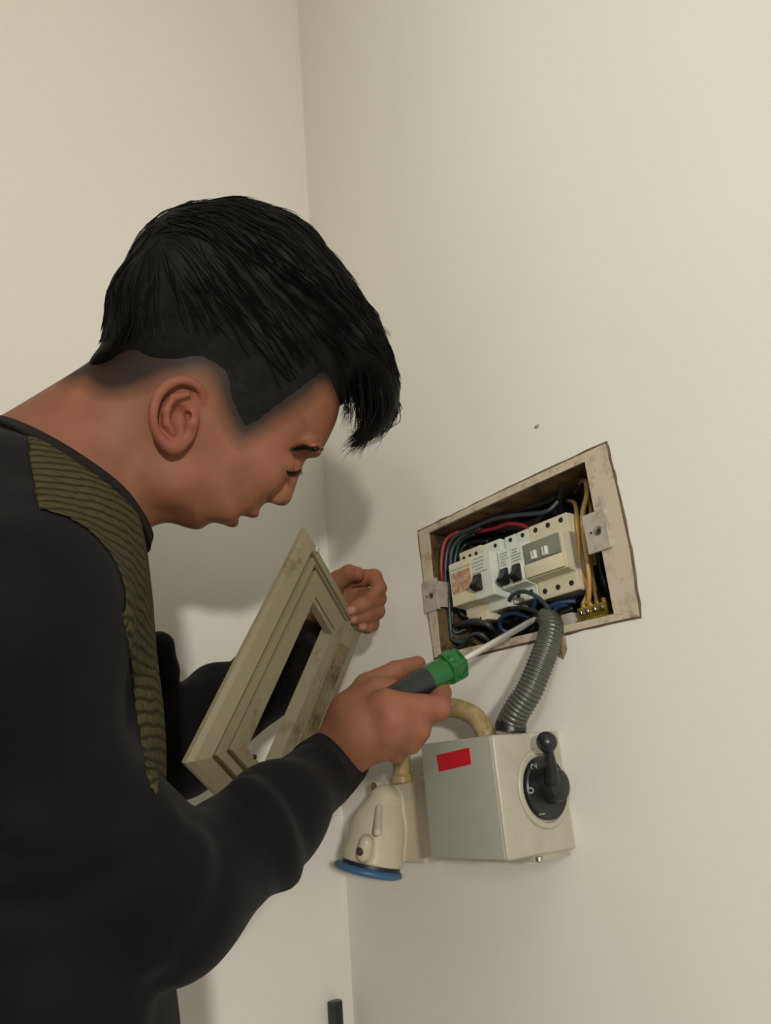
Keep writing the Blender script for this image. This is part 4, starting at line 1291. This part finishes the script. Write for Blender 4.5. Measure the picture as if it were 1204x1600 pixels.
Vs, Qs = sdf_mesh(sw_f, lo_b, hi_b, 0.0042, 12)
sweat = mesh_np('sweater', Vs, Qs, M['knit'], person)
pp_ = np.array([TP.w(*TP.px(*q), 0) for q in ((60, 600), (290, 1262), (60, 1262))])
lo_p = pp_.min(0) - 0.19; hi_p = pp_.max(0) + 0.17
armfree = lambda p: smax(panel_f(p), -(chain(p, [UA_N * .35 + EL_N * .65, EL_N, FA_N], [.060, .066, .060], 0.02)), 0.003)
armfree2 = lambda p: smax(armfree(p), -chain(p, [SH_F, EL_F, WR_F], [.075, .062, .04], 0.02), 0.003)
Vp, Qp = sdf_mesh(armfree2, lo_p, hi_p, 0.0030, 12)
mesh_np('chest_panel', Vp, Qp, M['olive'], sweat)
# collar band and cuffs


def band(p):
    q = (p - cc) @ cN; r = np.linalg.norm(p - cc, axis=1)
    d = smin(sweater_core(p), head_sdf(p) - 0.002, 0.03) - 0.0030
    return smax(smax(d, np.abs(q + 0.001) - 0.0085, 0.003), r - 0.165, 0.004)


V_, Q_ = sdf_mesh(band, cc - 0.19, cc + 0.19, 0.0030, 12)
mesh_np('neckband', V_, Q_, M['rib'], sweat)
for e_, w_, r0 in ((EL_N, WR_N, 0.0345), (EL_F, WR_F, 0.0360)):
    ax = unit(w_ - e_)
    lathe('cuff', w_ - ax * 0.030, ax, [(0, r0 - 0.001), (0.004, r0 + 0.0012), (0.030, r0), (0.050, r0 - 0.0015), (0.058, r0 - 0.003), (0.060, r0 - 0.006), (0.040, r0 - 0.006)], M['rib'], sweat, 40, 60)

# ---- legs, mostly below the frame
HC = TP.w(*(TP.px(270, 1800) + np.array([-0.115, 0])), 0); HC = np.array([HC[0], HC[1], HIPZ])
NXT = np.array([TP.n[0], TP.n[1], 0]); NXT = unit(NXT)
FT = np.array([NXT[1], -NXT[0], 0])


def legs(p):
    d = ell(p, HC + np.array([0, 0, 0.02]), (0.115, 0.165, 0.12), np.array([FT, NXT, (0, 0, 1)]))
    for s in (-1, 1):
        h_ = HC + NXT * 0.085 * s; k_ = h_ + FT * 0.02 + np.array([0, 0, -0.42]); a_ = h_ - FT * 0.02; a_ = np.array([a_[0], a_[1], 0.10])
        d = smin(d, chain(p, [h_, k_, a_], [.088, .066, .058], 0.03), 0.03)
    return smax(d, 0.06 - p[:, 2], 0.004)


V_, Q_ = sdf_mesh(legs, HC + np.array([-.3, -.3, -HIPZ]), HC + np.array([.3, .3, .2]), 0.010, 10)
mesh_np('trousers', V_, Q_, mat('black_trousers', (0.012, 0.012, 0.014, 1), 0.85), person)
for s in (-1, 1):
    a_ = HC + NXT * 0.085 * s - FT * 0.02; a_[2] = 0

    def shoe(p, a_=a_):
        d = cone(p, a_ + FT * -0.03 + np.array([0, 0, .045]), a_ + FT * 0.17 + np.array([0, 0, .034]), 0.045, 0.036)
        d = smin(d, cone(p, a_ + np.array([0, 0, .05]), a_ + np.array([0, 0, .10]), .045, .042), 0.02)
        return smax(d, 0.001 - p[:, 2], 0.004)
    V_, Q_ = sdf_mesh(shoe, a_ - np.array([.25, .25, .01]), a_ + np.array([.25, .25, .16]), 0.008, 10)
    mesh_np('shoe', V_, Q_, M['black'], person)
